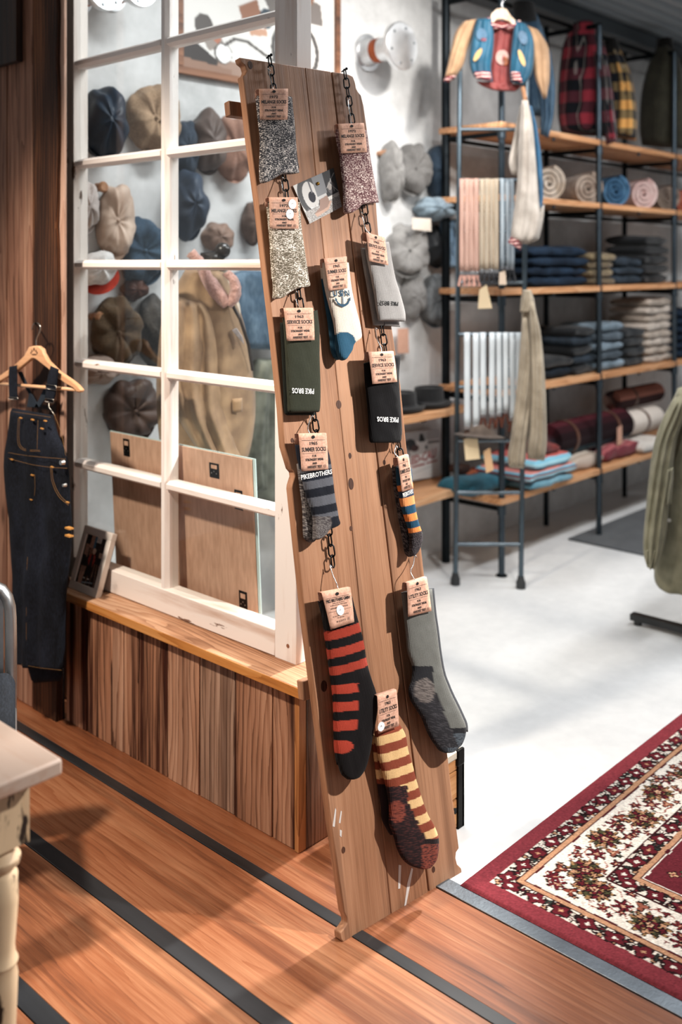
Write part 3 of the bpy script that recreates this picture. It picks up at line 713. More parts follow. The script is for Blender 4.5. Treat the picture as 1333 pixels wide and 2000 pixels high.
Q.text(lt, 'U', 0, 0, .26, 1, .001, .03); Q.text(lt, 'S', .38, 0, .60, 1, .001, .03); Q.text(lt, 'N', .72, 0, 1, 1, .001, .03)
A = Quad(BD, .0485, (600, 332), (722, 328), (728, 462), (606, 466), c1)
A.rect(lt, .465, .08, .525, .95, .0012)
arc = [(.02, .28), (.02, .52), (.16, .40), (.11, .38), (.22, .22), (.36, .14), (.5, .12), (.64, .14), (.78, .22), (.89, .38), (.84, .40), (.98, .52), (.98, .28), (.94, .32), (.84, .12), (.68, .02), (.5, -.05), (.32, .02), (.16, .12), (.06, .32)]
lt.add([A.pt(x, y, .0012) for x, y in arc], [(0, 1, 2, 3, 19), (3, 4, 18, 19), (4, 5, 17, 18), (5, 6, 16, 17), (6, 7, 15, 16), (7, 8, 14, 15), (8, 9, 13, 14), (9, 10, 11, 12, 13)])
lt.build('anchor_motif', INKN, t)
# 5 pale grey service
G = lambda c: (lambda x, y, t_, s: c)
r = [(60, 1130, 285, 1105), (85, 1280, 315, 1290), (115, 1420, 345, 1440), (145, 1580, 385, 1570), (165, 1720, 425, 1710), (180, 1800, 441, 1790), (186, 1842, 441, 1850)]
bk = [(22, 1165, 250, 1150), (45, 1330, 300, 1330), (75, 1500, 330, 1500), (105, 1680, 370, 1680), (128, 1820, 390, 1800), (138, 1885, 390, 1898)]
t = pair('sock_pair', 'pale grey ribbed socks with black lettering upside down near the cuff', cR, r, bk, (KNIT, KNIT), (G('#8d8a88'), G('#7f7b79')))
sock_tag(t, cR, (72, 1018), (245, 1065), (280, 1325), (100, 1285), 'front', '1963', 'SERVICE SOCKS')
def brand(par, cr, tl, tr, br, bl, mt, body='PIKE BROS', flip=True, off=.0478):
    Q = Quad(BD, off, tl, tr, br, bl, cr); mb = MB()
    if flip: Q.text(mb, body, 1, 1, 0, 0, 0, .02)
    else: Q.text(mb, body, 0, 0, 1, 1, 0, .02)
    mb.build('lettering', mt, par)
brand(t, cR, (198, 1652), (375, 1665), (372, 1703), (204, 1693), INKB)
# 6 dark green service
r = [(205, 555, 472, 492), (216, 690, 488, 640), (225, 850, 489, 850), (232, 1020, 495, 1030), (240, 1180, 496, 1170), (243, 1262, 490, 1262), (250, 1280, 480, 1274)]
bk = [(185, 590, 400, 580), (195, 800, 440, 800), (205, 1000, 440, 1000), (212, 1200, 450, 1200), (220, 1285, 455, 1290), (240, 1298, 445, 1298)]
t = pair('sock_pair', 'dark green ribbed socks with white lettering upside down near the cuff', c1, r, bk, (KNIT, KNIT), (G('#32342a'), G('#1c1e1a')))
sock_tag(t, c1, (212, 478), (438, 476), (450, 722), (238, 730), 'front', '1963', 'SERVICE SOCKS')
brand(t, c1, (277, 1088), (446, 1094), (446, 1136), (279, 1130), INKW)
# 7 black service
r = [(825, 900, 1060, 830), (835, 1050, 1095, 1000), (850, 1200, 1105, 1150), (862, 1350, 1115, 1300), (866, 1450, 1118, 1420), (872, 1498, 1114, 1488), (885, 1510, 1100, 1508)]
bk = [(900, 840, 1113, 838), (910, 1000, 1098, 1000), (900, 1200, 1108, 1200), (890, 1400, 1120, 1400), (900, 1490, 1120, 1446)]
t = pair('sock_pair', 'black ribbed socks with white lettering upside down near the cuff', c1, r, bk, (KNIT, KNIT), (G('#121112'), G('#181718')))
sock_tag(t, c1, (862, 815), (1055, 808), (1083, 1042), (893, 1060), 'front', '1963', 'SERVICE SOCKS')
brand(t, c1, (928, 1308), (1093, 1314), (1093, 1354), (931, 1346), INKW)
# 8 grey and black striped
def fs8(x, y, t_, s):
    v = y + .2 * (x - 300)
    if y > 868 + .0 * x and x < 424 and v > 865: return '#6f6a68' if fbm((x, y, 0), .16) > .02 else '#453f40'
    if v < 470: return '#1d2029'
    for a, b_, c_ in ((470, 502, '#55565c'), (502, 572, '#1d2029'), (572, 640, '#55565c'), (640, 712, '#191b22'), (712, 790, '#55565c'), (790, 858, '#191b22'), (858, 900, '#55565c')):
        if a <= v < b_: return c_
    return '#191b22'
def fb8(x, y, t_, s): return '#837c78' if fbm((x, y, 1), .2) > .08 else '#3a3536'
r = [(150, 285, 412, 290), (168, 400, 440, 400), (195, 500, 452, 480), (210, 580, 462, 560), (240, 700, 478, 700), (275, 800, 495, 800), (293, 870, 508, 880), (298, 930, 516, 935), (300, 955, 430, 980), (302, 1018, 400, 1018), (302, 1060, 340, 1058)]
bk = [(165, 440, 300, 430), (185, 600, 320, 590), (210, 790, 350, 780), (215, 930, 360, 930), (225, 1040, 330, 1040), (262, 1082, 300, 1080)]
t = pair('sock_pair', 'grey and navy striped socks with white lettering across the leg', c2, r, bk, (KNIT, KNIT), (fs8, fb8), nr=170)
sock_tag(t, c2, (180, 198), (408, 192), (423, 485), (205, 503), 'front', '1965', 'SUMMER SOCKS')
brand(t, c2, (200, 532), (453, 484), (455, 523), (205, 573), INKW, 'PIKEBROTHERS', False)
# 9 orange and blue striped
def fs9(x, y, t_, s):
    v = y + .28 * (x - 1060)
    if v > 1012: return '#4a4446' if fbm((x, y, 0), .2) > 0 else '#211d20'
    for a, b_, c_ in ((0, 600, '#23455c'), (600, 650, '#dc8549'), (650, 708, '#23374d'), (708, 780, '#dc915b'), (780, 850, '#23455c'), (850, 912, '#dc8549'), (912, 972, '#23455c'), (972, 1012, '#dc8549')):
        if a <= v < b_: return c_
    return '#23455c'
def fb9(x, y, t_, s): return '#5f5654' if fbm((x, y, 1), .22) > .12 else '#262325'
r = [(975, 470, 1095, 470), (985, 600, 1108, 620), (1000, 680, 1112, 680), (1018, 780, 1125, 780), (1045, 870, 1140, 870), (1072, 950, 1162, 950), (1085, 1010, 1183, 1010), (1092, 1080, 1183, 1065), (1090, 1150, 1150, 1145), (1088, 1196, 1110, 1192)]
bk = [(945, 450, 1010, 450), (958, 620, 1025, 620), (985, 800, 1045, 800), (1010, 950, 1085, 950), (1035, 1080, 1100, 1080), (1050, 1165, 1110, 1165), (1075, 1199, 1100, 1197)]
t = pair('sock_pair', 'orange and blue striped socks at the right edge of the leaning board', c2, r, bk, (KNIT, KNIT), (fs9, fb9), nr=170)
sock_tag(t, c2, (985, 395), (1075, 366), (1112, 640), (1022, 672), 'front', '1965', 'SUMMER SOCKS')
brand(t, c2, (1028, 680), (1113, 645), (1116, 680), (1036, 716), INKW, 'PIKEBROTHERS', False)
# 10 red and black striped
def fs10(x, y, t_, s):
    v = y + .29 * (x - 205)
    for a, b_ in ((570, 638), (705, 772), (836, 900)):
        if a <= v < b_: return '#8f3426'
    w2 = y + .12 * (x - 270)
    if x < 418:
        for a, b_ in ((952, 1020), (1080, 1148), (1214, 1288)):
            if a <= w2 < b_: return '#9a3829'
    if ((x - 300) / 82) ** 2 + ((y - 1390) / 56) ** 2 < 1 and y > 1352: return '#9a3829'
    return '#0f0c0d'
r = [(160, 345, 400, 310), (195, 490, 440, 470), (205, 585, 468, 570), (222, 700, 488, 660), (240, 830, 505, 770), (255, 940, 535, 890), (265, 1030, 575, 1010), (271, 1120, 587, 1095), (272, 1220, 575, 1210), (275, 1340, 552, 1320), (280, 1430, 530, 1450), (298, 1530, 500, 1550), (325, 1600, 455, 1615), (365, 1638, 405, 1638)]
t = pair('sock_pair', 'long red and black striped socks with the tag turned to its back', c3, r, shift(r[:12], -9, 2), (KNIT, KNIT), (fs10, lambda x, y, a, b: fs10(x + 9, y, a, b)), nr=230)
sock_tag(t, c3, (180, 290), (388, 250), (416, 500), (245, 555), 'back', stickers=((.50, .44, .14),))
# 11 grey utility
def fs11(x, y, t_, s):
    nz = fbm((x, y, 0), .13)
    if ((x - 905) / 66) ** 2 + ((y - 990) / 92) ** 2 < 1: return '#6e6662' if nz > -.05 else '#4c4644'
    if x < 965 and 815 < y < 935 and x < 962: return '#232326'
    lx = 955 + (y - 940) * .42
    if y > 930 and x < lx and y < 1400: return '#262528' if nz < .22 else '#3f3d40'
    if y > 1262 - (x - 1090) * .02 and x > 1070:
        return '#1d1d20' if y < 1300 else ('#4d545b' if nz > -.1 else '#30343a')
    if y > 1330: return '#2a2c30'
    return '#63635f'
r = [(755, 285, 980, 260), (772, 440, 998, 440), (788, 590, 1018, 580), (802, 720, 1035, 720), (835, 830, 1062, 870), (828, 920, 1095, 960), (808, 990, 1125, 1030), (820, 1060, 1160, 1100), (862, 1130, 1195, 1175), (905, 1200, 1222, 1240), (940, 1290, 1226, 1300), (985, 1370, 1200, 1375), (1035, 1430, 1140, 1430), (1070, 1447, 1105, 1445)]
t = pair('sock_pair', 'long plain grey socks with dark soles at the lower right of the leaning board', c3, r, shift(r[:11], 14, -6), (KNIT, KNIT), (fs11, G('#35363a')), nr=230)
sock_tag(t, c3, (795, 220), (940, 175), (975, 420), (805, 462), 'front', '1963', 'UTILITY SOCKS')
# 12 cream and rust striped
def st12(x, y):
    v = y + .33 * (x - 560)
    k = (v - 200) / 125.0
    return '#d3ae7c' if (k % 1) < .5 else '#7d3d2b'
def fs12(x, y, t_, s):
    nz = fbm((x, y, 0), .14)
    if y < 175 - .3 * (x - 560) : return '#7d3d2b'
    if x > 832 and y > 935: return '#7d4034' if nz > -.12 else '#3a2020'
    if x > 850 and 900 < y <= 945: return '#1f1718'
    if ((x - 672) / 48) ** 2 + ((y - 715) / 78) ** 2 < 1: return '#7e4034' if nz > -.15 else '#4a2522'
    if y > 545 - .1 * (x - 620) and x < 737 + max(0, y - 640) * .47: return '#241a1c' if nz < .2 else '#4a2a28'
    return st12(x, y)
r = [(533, 170, 705, 120), (540, 250, 745, 190), (560, 350, 765, 300), (585, 450, 795, 400), (610, 550, 820, 500), (628, 650, 850, 600), (632, 740, 880, 690), (630, 800, 905, 750), (660, 880, 940, 810), (685, 970, 968, 880), (720, 1040, 976, 950), (770, 1085, 960, 1040), (830, 1108, 920, 1090), (860, 1111, 890, 1106)]
bk = [(510, 185, 600, 180), (525, 330, 640, 330), (540, 450, 660, 450), (555, 560, 680, 560), (575, 680, 700, 680), (582, 770, 700, 770), (610, 830, 720, 830), (640, 880, 740, 880)]
t = pair('sock_pair', 'cream and rust striped socks hanging lowest on the leaning board', c4, r, bk, (KNIT, KNIT), (fs12, lambda x, y, a, b: ('#241a1c' if y > 525 else st12(x + 20, y + 15))), nr=230)
sock_tag(t, c3, (582, 1035), (722, 990), (740, 1250), (590, 1308), 'front', '1963', 'UTILITY SOCKS', stickers=((.12, .17, .16),))
# ---- photo card pinned on the board
cp = crop(560, 320, 10.2538)
cv = Canvas(110, 96, '#d9d4cf')
cv.rect(0, 0, 1, .62, '#7d7c7b'); cv.rect(0, 0, .16, .75, '#d5d1cd'); cv.rect(.55, 0, 1, .6, '#4d4d4f')
cv.ell(.27, .40, .27, .50, '#5f5f60'); cv.ell(.29, .40, .18, .36, '#cfccc9'); cv.ell(.31, .44, .085, .14, '#45454a'); cv.rect(.33, .05, .36, .35, '#77767a')
cv.rect(.44, 0, .70, .50, '#8a8b8e'); cv.ell(.83, .42, .10, .16, '#6a6768'); cv.ell(.80, .40, .05, .08, '#a8a19c')
for (a_, b_, c_, d_) in ((.72, .40, .98, .12), (.80, .30, 1, .6), (.86, .22, .9, .55)): cv.line(a_, b_, c_, d_, .008, '#b9b6b3')
cv.rect(0, .70, 1, 1, '#a9a5a2'); cv.grain(cv.y > .66, .14)
cv.poly([(.45, .50), (.67, .50), (.67, .58), (.45, .58)], '#c9c7c6')
cv.poly([(.47, .58), (.68, .56), (.70, .74), (.60, .84), (.28, .90), (.22, .84), (.40, .76)], '#a28a80'); cv.poly([(.22, .85), (.60, .84), (.72, .72), (.76, .75), (.62, .90), (.26, .94)], '#c7a797')
P = [(130, 440), (940, 80), (1110, 860), (465, 1200)]
Q = Quad(BD, .006, *P, cp); mb = MB(); Q.rect(mb, 0, 0, 1, 1, .0, .0006)
pc = thing('photo_card', 'small grey photo of a boot and motorcycle wheel pinned to the leaning board', 'photo', M=BM @ Matrix.Translation((*BD.px(*cp(600, 700)), 0)))
mb.build('card', plain('#dcd8d4', .8), pc); mb = MB(); Q.picture(mb, cv.a, .0004); mb.build('print', printed(.85), pc)
pn = BD.wp(*cp(618, 400), .006); MB().sphere(pn + BD.n * .003, (.0048, .0048, .0048), 14, 8).cyl(BD.wp(*cp(618, 400), -.004), pn, .001, n=6).build('brass_pin', metal('#c9943f', .25), pc, smooth=60)

# ================================================================== RUG
RX0, RY1 = 2.083, 1.512
rs = 0.0035
mN, sN, q_ = 150, 900, 0.0025
cr_ = np.zeros((mN, sN, 3)); MM, SS = np.mgrid[0:mN, 0:sN]; MM = MM * q_; SS = SS * q_
rr = np.random.RandomState(11)
def band(a, b, c): cr_[(MM >= a) & (MM < b)] = hexc(c)
def fl_(A, M_, S_, m, s, r, n, c, oc=None, ph=0.0, depth=.25, core=None, cc='#efe6da', sq=1.0):
    dm, ds = (M_ - m), (S_ - s) / sq; d = np.hypot(dm, ds); th = np.arctan2(dm, ds) + ph; R = r * (1 - depth + depth * np.cos(n * th))
    if oc: A[d < R + .0042] = hexc(oc)
    A[d < R] = hexc(c)
    if core: A[d < R * core] = hexc(cc)
band(0, .06, '#7d343b'); band(.054, .1, '#d9cfc2'); band(.1, .117, '#b78a6b'); band(.117, .121, '#4a1a20'); band(.121, .264, '#e2d9cd')
band(.264, .269, '#431a1f'); band(.269, .312, '#d9cfc2'); band(.312, .33, '#b78a6b'); band(.33, .334, '#4a1a20'); band(.334, .338, '#e2d9cd'); band(.338, 1, '#65272f')
OC = '#241718'
for m0 in (.0765, .290):
    k = 0; s = .03
    while s < 2.2:
        for j in range(12):
            fl_(cr_, MM, SS, m0 + rr.uniform(-.018, .018), s + rr.uniform(-.036, .036), rr.uniform(.004, .008), 3, rr.choice(['#e6ddd0', '#dcd0c2', '#b98f70', '#2d3833', '#5f1f27']), OC, rr.uniform(0, 6))
        fl_(cr_, MM, SS, m0, s, .022, 4, '#5f1f27', OC, .4 if k % 2 else 0.1, .20, .30, '#e2d9cd' if k % 3 else '#b78a6b', 1.25)
        fl_(cr_, MM, SS, m0 + (-.008 if k % 2 else .008), s + .036, .010, 5, '#e2d9cd' if k % 2 else '#2d3833', OC, 0, .3, .4, '#5f1f27')
        s += .072; k += 1
    cr_[(np.abs(MM - m0) > .0215) & (np.abs(MM - m0) < .0238)] = hexc('#33191b')
inb = (MM > .122) & (MM < .263)
for ph_, am in ((0, .046), (1.6, .03), (3.1, .05)):
    sl = .192 + am * np.sin(SS * math.tau / .25 + ph_) + .006 * np.sin(SS * math.tau / .05); cr_[(np.abs(MM - sl) < .0021) & inb] = hexc('#8f4a40')
s = .10; k = 0
while s < 2.2:
    a = .192 + (.016 if k % 2 else -.016)
    for j in range(16):
        m_ = rr.uniform(.132, .254); r_ = rr.uniform(.006, .013)
        fl_(cr_, MM, SS, m_, s + rr.uniform(-.08, .08), r_, rr.randint(3, 6), rr.choice(['#5f1f27', '#6d2a2c', '#8a4238', '#a5755c', '#3b3f33']), OC if r_ > .008 else None, rr.uniform(0, 6), .38, .35 if r_ > .009 else None, '#c79a7c', rr.uniform(.7, 1.6))
    fl_(cr_, MM, SS, a, s, .047, 11, '#97744f', '#2f211d', .3, .20, .0, sq=1.1)
    for q2 in range(9):
        an = q2 * .7 + k; fl_(cr_, MM, SS, a + .03 * math.sin(an), s + .033 * math.cos(an), .010, 4, ['#5f1f27', '#b78a6b', '#45452f'][q2 % 3], OC, an, .3)
    fl_(cr_, MM, SS, a, s, .022, 6, '#5f1f27', OC, .1, .22); fl_(cr_, MM, SS, a, s, .011, 5, '#c9a284', OC, .6, .2, .5, '#5f1f27')
    for (dm, ds, r_, n_, c_) in ((-.012, .085, .025, 6, '#5f1f27'), (.045, .055, .016, 5, '#6d2a2c'), (-.048, .05, .015, 5, '#6d2a2c'), (.05, -.045, .018, 3, '#8f5544'), (-.05, -.04, .018, 3, '#7a392f')):
        if .134 < a + dm < .252: fl_(cr_, MM, SS, a + dm, s + ds, r_, n_, c_, OC, rr.uniform(0, 6), .34, .34, '#c0977a')
    s += .165; k += 1
nx, ny = int((4.05 - RX0) / rs), int(1.32 / rs)
gx, gy = np.meshgrid(np.arange(nx + 1) * rs, np.arange(ny + 1) * rs)          # distance from the two near edges
wob = np.vectorize(lambda a, b: noise.noise(Vector((a * 30, b * 30, 0))) * .0022)(gx[::6, ::6], gy[::6, ::6])
wob = np.kron(wob, np.ones((6, 6)))[:ny + 1, :nx + 1]
mm = np.minimum(gx, gy) + wob; ss = np.maximum(gx, gy) + wob
ii = np.clip((mm / q_).astype(int), 0, mN - 1); jj = np.clip((ss / q_).astype(int), 0, sN - 1); rc = cr_[ii, jj]
inn = np.zeros_like(rc); inn[:] = hexc('#65272f')
for k in range(520):
    a, b2 = rr.uniform(.35, 1.3), rr.uniform(.35, 1.9)
    x0, x1 = max(0, int((b2 - .04) / rs)), min(nx, int((b2 + .04) / rs)); y0, y1 = max(0, int((a - .04) / rs)), min(ny, int((a + .04) / rs))
    if x1 <= x0 or y1 <= y0: continue
    sub = inn[y0:y1, x0:x1]; fl_(sub, gy[y0:y1, x0:x1], gx[y0:y1, x0:x1], a, b2, rr.uniform(.006, .022), rr.randint(4, 8), rr.choice(['#efe6da', '#c89b79', '#55513f', '#a4564c', '#3f1a20']), '#2c1c1c', rr.uniform(0, 6), .25, .4, rr.choice(['#6b2029', '#efe6da']))
rc = np.where((mm > .339)[..., None], inn, rc)
rc = np.clip(rc * (1 + rr.normal(0, .07, rc.shape[:2])[..., None]), 0, 1)
L_ = np.where(rc <= .04045, rc / 12.92, ((rc + .055) / 1.055) ** 2.4)
vz = .011 + wob * .6; ed = np.minimum(gx, gy); vz = np.where(ed < rs * 2, vz * (.35 + .3 * ed / rs), vz)
V = np.stack([RX0 + gx, RY1 - gy, vz], -1).reshape(-1, 3)
idx = np.arange((nx + 1) * (ny + 1)).reshape(ny + 1, nx + 1)
Fq = np.stack([idx[:-1, :-1], idx[1:, :-1], idx[1:, 1:], idx[:-1, 1:]], -1).reshape(-1, 4)
me = bpy.data.meshes.new('rug'); me.vertices.add(len(V)); me.vertices.foreach_set('co', V.astype(np.float32).ravel())
me.loops.add(Fq.size); me.loops.foreach_set('vertex_index', Fq.astype(np.int32).ravel()); me.polygons.add(len(Fq)); me.polygons.foreach_set('loop_start', np.arange(0, Fq.size, 4, dtype=np.int32))
me.update(); me.validate()
at = me.color_attributes.new('Col', 'FLOAT_COLOR', 'POINT'); at.data.foreach_set('color', np.concatenate([L_.reshape(-1, 3), np.ones((len(V), 1))], 1).astype(np.float32).ravel())
me.materials.append(printed(.95, .5))
rg = thing('rug', 'red and cream oriental rug with flower borders lying on the concrete', 'rug', loc=(RX0, RY1, 0))
ro = bpy.data.objects.new('woven_field', me); COL.objects.link(ro); ro.parent = rg; ro.matrix_parent_inverse = MW[rg.name].inverted(); me.polygons.foreach_set('use_smooth', [True] * len(me.polygons))
MB().span((RX0 + .004, RY1 - 1.32, .0005), (RX0 + 1.96, RY1 - .004, .006)).build('backing', cloth('#6d2b33'), rg)

# ================================================================== CRATE behind the board
ct = thing('wooden_crate', 'small wooden crate with black edges on the concrete behind the leaning board', 'crate', loc=(2.2, 1.79, 0))
CW = wood('#6b4225', '#b57d4c', '#cf9c6c', 'X', .7, .6, .25, False, .1); BK = metal('#1d1c1b', .5, .3)
for z0, z1 in ((.005, .085), (.088, .165), (.168, .2)):
    MB().span((2.075, 1.674, z0), (2.312, 1.896, z1)).build('slat', CW, ct, bevel=.002)
MB().span((2.07, 1.67, .2), (2.317, 1.90, .222)).build('lid', wood('#8c7d6b', '#c9bda9', '#e0d6c6', 'X', .6), ct, bevel=.003)
for x in (2.07, 2.29):
    MB().span((x, 1.668, 0.0), (x + .028, 1.676, .2)).build('edge_strip', BK, ct, bevel=.001)
for y in (1.668, 1.876): MB().span((2.309, y, 0.0), (2.319, y + .026, .2)).build('edge_strip', BK, ct, bevel=.001)
for x in (2.068, 2.285): MB().span((x, 1.666, .178), (x + .034, 1.677, .224)).build('corner_plate', BK, ct, bevel=.004)
Q = Quad(FY(1.6735), 0, (878, 1578), (894, 1578), (894, 1606), (878, 1606)); mb = MB(); Q.text(mb, 'g', 0, 0, 1, 1, .0006, .03); mb.build('lettering', INKB, ct)

# ================================================================== LEFT FOREGROUND
# ---- table
tb = thing('table', 'pale limewashed table top on a chipped cream turned leg', 'table', loc=(.6, 1.9, 0))
TT = painted_wood('#c3ab9b', '#b48d75', '#9a7461', 'Y', 0.36, .5)
for i, (x0, x1) in enumerate(((.735, .93), (.53, .732), (.32, .527), (.10, .317))):
    MB().span((x0, 1.513, .722), (x1, 2.62, .75)).build('top_board', TT, tb, bevel=.005)
TL = painted_wood('#cdb291', '#bf9f7b', '#2c211b', 'Z', 0.47, .55)
MB().span((.80, 1.60, .625), (.825, 2.5, .715)).build('apron', TL, tb, bevel=.002); MB().span((.2, 1.575, .625), (.84, 1.60, .715)).build('apron', TL, tb, bevel=.002)
prof = [(.022, 0), (.024, .04), (.021, .06), (.019, .10), (.024, .22), (.029, .33), (.0305, .37), (.027, .385), (.031, .395), (.0265, .405), (.025, .42), (.031, .50), (.030, .545), (.023, .553), (.034, .565), (.035, .575), (.025, .588), (.029, .596), (.029, .60)]
for (x, y) in ((.862, 1.603), (.17, 1.603), (.862, 2.53), (.17, 2.53)):
    mb = MB(); mb.lathe(prof, Matrix.Translation((x, y, 0)), 24); mb.span((x - .036, y - .036, .60), (x + .036, y + .036, .722)); mb.build('leg', TL, tb, smooth=40)
# ---- aluminium chair with a denim cushion
fr = FD(2.62, 30); ch = thing('metal_chair', 'brushed aluminium chair with a dark denim seat pad behind the table', 'chair', M=fr.mat())
AL = metal('#c3c6c8', .36, .08); uR = fr.px(30, 1300)[0]; W2 = .40
def C(u, w, n): return fr.pt(u, w, n)
top = [(uR - .012, .40), (uR - .012, .66), (uR - .022, .715), (uR - .055, .745), (uR - W2 / 2, .75), (uR - W2 + .055, .745), (uR - W2 + .022, .715), (uR - W2 + .012, .66), (uR - W2 + .012, .40)]
mb = MB(); mb.tube([C(u, w, -.0 - (w - .4) * .12) for u, w in (tuple(p) for p in catmull(top, 40))], .019, 12, flat=.8); mb.build('back_frame', AL, ch, smooth=180)
MB().add([C(uR - .03, .52, -.012), C(uR - W2 + .03, .52, -.012), C(uR - W2 + .03, .73, -.04), C(uR - .03, .73, -.04), C(uR - .03, .52, -.017), C(uR - W2 + .03, .52, -.017), C(uR - W2 + .03, .73, -.045), C(uR - .03, .73, -.045)], [(0, 1, 2, 3), (7, 6, 5, 4), (0, 4, 5, 1), (1, 5, 6, 2), (2, 6, 7, 3), (3, 7, 4, 0)]).build('back_panel', metal('#aeb4ba', .4), ch)
mb = MB(); mb.prism([(uR + .004, .40), (uR + .004, .437), (uR - W2 - .004, .437), (uR - W2 - .004, .40)], fr, -.02, .40); mb.build('seat_frame', AL, ch, bevel=.012)
mb = MB(); mb.prism([(uR - .004, .438), (uR, .47), (uR, .515), (uR - .02, .535), (uR - W2 + .02, .535), (uR - W2, .515), (uR - W2, .47), (uR - W2 + .004, .438)], fr, .01, .40); mb.build('seat_cushion', denim('#2a2f38', '#15181d'), ch, bevel=.012, seg=3)
for u in (uR - .02, uR - W2 + .02):
    for n0, sp in ((.0, -.05), (.37, .03)):
        mb = MB(); mb.tube([C(u, .41, n0), C(u, .2, n0 + sp * .5), C(u, .0, n0 + sp)], [.016, .015, .012], 12); mb.build('leg', AL, ch, smooth=60)
# ---- hanger and dungarees on the plank wall
FH = FX(1.80); c3h, c4h = crop(0, 600, 4.443), crop(0, 980, 4.0)
hg = thing('clothes_hanger', 'wooden clothes hanger carrying the dark denim dungarees on the plank wall', 'hanger', M=Matrix.Translation(FH.wp(70, 690)))
HW = wood('#b98760', '#d8a57b', '#e3b993', 'Y', .4, .4, .05, False, 0)
P = [(265, 345), (300, 335), (345, 335), (380, 362), (392, 400), (430, 468), (520, 556), (600, 610), (640, 638), (690, 680), (722, 720), (710, 740), (680, 735), (650, 700), (580, 662), (500, 602), (430, 532), (330, 455), (310, 445), (290, 446), (150, 562), (0, 652), (-150, 760), (-165, 742), (-150, 700), (0, 600), (130, 508), (225, 420)]
MB().prism([FH.px(*c3h(*p)) for p in P], FH, -.008, .008).build('yoke', HW, hg, bevel=.004)
mb = MB(); mb.tube([FH.wp(*c3h(-120, 655), -.004), FH.wp(*c3h(300, 688), -.004), FH.wp(*c3h(660, 716), -.004)], .006, 10); mb.build('trouser_bar', HW, hg, smooth=180)
mb = MB(); mb.tube([Vector(p) for p in catmull([tuple(FH.wp(*c3h(*p))) for p in ((316, 345), (316, 280), (338, 230), (352, 180), (335, 142), (305, 140), (285, 160), (278, 195))], 24)], .0022, 8); mb.build('hook', metal('#b9b4ac', .25), hg, smooth=180)
mb = MB()
for (x, y, rx, ry) in ((295, 366, 6, 13), (278, 380, 5, 10), (312, 380, 5, 10), (268, 396, 5, 8), (322, 396, 5, 8)):
    o_ = FH.px(*c3h(x, y), .0085); mb.prism([(o_[0] + rx * .0007 * math.cos(a), o_[1] + ry * .0005 * math.sin(a)) for a in np.linspace(0, math.tau, 9)[:-1]], FH, .0082, .0088)
for (x0, y0, x1, y1) in ((275, 405, 318, 409), (278, 412, 316, 416)):
    mb.prism([FH.px(*c3h(*p), .0085) for p in ((x0, y0), (x1, y0), (x1, y1), (x0, y1))], FH, .0082, .0088)
mb.build('crown_mark', plain('#4a2c1c', .8), hg)
tag(MB().cyl(FH.wp(*c3h(308, 132), -.072), FH.wp(*c3h(308, 140), .004), .0025, n=8).sphere(FH.wp(*c3h(308, 140), .005), .004, 8, 6).build('nail', BK, M=Matrix.Translation(FH.wp(*c3h(308, 136), -.07))), 'nail in the plank wall holding the hanger with dungarees', 'nail')
ov = thing('dungarees', 'dark indigo denim dungarees with gold stitching hanging on the plank wall', 'dungarees', M=Matrix.Translation(FH.wp(80, 1330)))
DN = denim('#262b38', '#0e1015', 300); DNL = denim('#3a4450', '#252c35', 300)
r = [(24, 797, 101, 811), (17, 850, 113, 850), (11, 885, 130, 888), (9, 915, 134, 921), (12, 960, 136, 966), (19, 1010, 138, 1018), (23, 1080, 136, 1070), (29, 1170, 127, 1160), (33, 1250, 123, 1240), (36, 1297, 122, 1313)]
mb = MB(); puff(mb, FH, r, 0.012, .065, 90, 24, ID, (.010, 9), 4, 2.6, .012); mb.build('body', DN, ov, smooth=180)
mb = MB(); puff(mb, FH, [(50, 1200, 121, 1190), (52, 1290, 121, 1290), (60, 1325, 121, 1322), (66, 1334, 116, 1330)], -.032, .03, 20, 12, ID, (.003, 12), 9, 2.6, .05); mb.build('rear_leg', DN, ov, smooth=180)
for rws in ([(80, 516, 150, 503), (74, 600, 152, 610), (76, 700, 152, 705), (80, 797, 157, 803)], [(440, 508, 512, 540), (415, 600, 500, 630), (400, 700, 490, 730), (388, 795, 462, 832)]):
    mb = MB(); puff(mb, FH, rws, .021, .006, 16, 8, c3h, (.001, 20), 2, 4, .03); st_ = mb.build('strap', DN, ov, smooth=180)
for (x0, y0, x1, y1) in ((78, 780, 158, 803), (392, 790, 466, 832), (400, 668, 490, 722)):
    pts = [FH.wp(*c3h(*p), .027) for p in ((x0, y0), (x1, y0 + (y1 - y0) * .3), (x1, y1), (x0, y1 - (y1 - y0) * .3))]
    mb = MB(); mb.tube(pts, .0016, 6, True); mb.build('buckle', metal('#8d8780', .3), ov, smooth=180)
mb = MB(); mb.tube([FH.wp(*c3h(*p), .026) for p in ((425, 830), (425, 870), (450, 900), (475, 940))], .0016, 6); mb.build('buckle', metal('#b5aea3', .3), ov, smooth=180)
for P in ([(150, 555), (190, 560), (270, 740), (320, 830), (345, 868), (235, 868), (255, 760)], [(385, 700), (440, 650), (420, 760), (345, 868), (300, 868), (340, 800)]):
    MB().prism([FH.px(*c3h(*p), -.022) for p in P], FH, -.024, -.020).build('back_strap', DNL, ov, bevel=.001)
sm = MB()
def stitch(pts, cr, off=.047):
    sm.tube([Vector(p) for p in catmull([tuple(FH.wp(*cr(*p), off)) for p in pts], max(6, 5 * len(pts)))], .0005, 5)
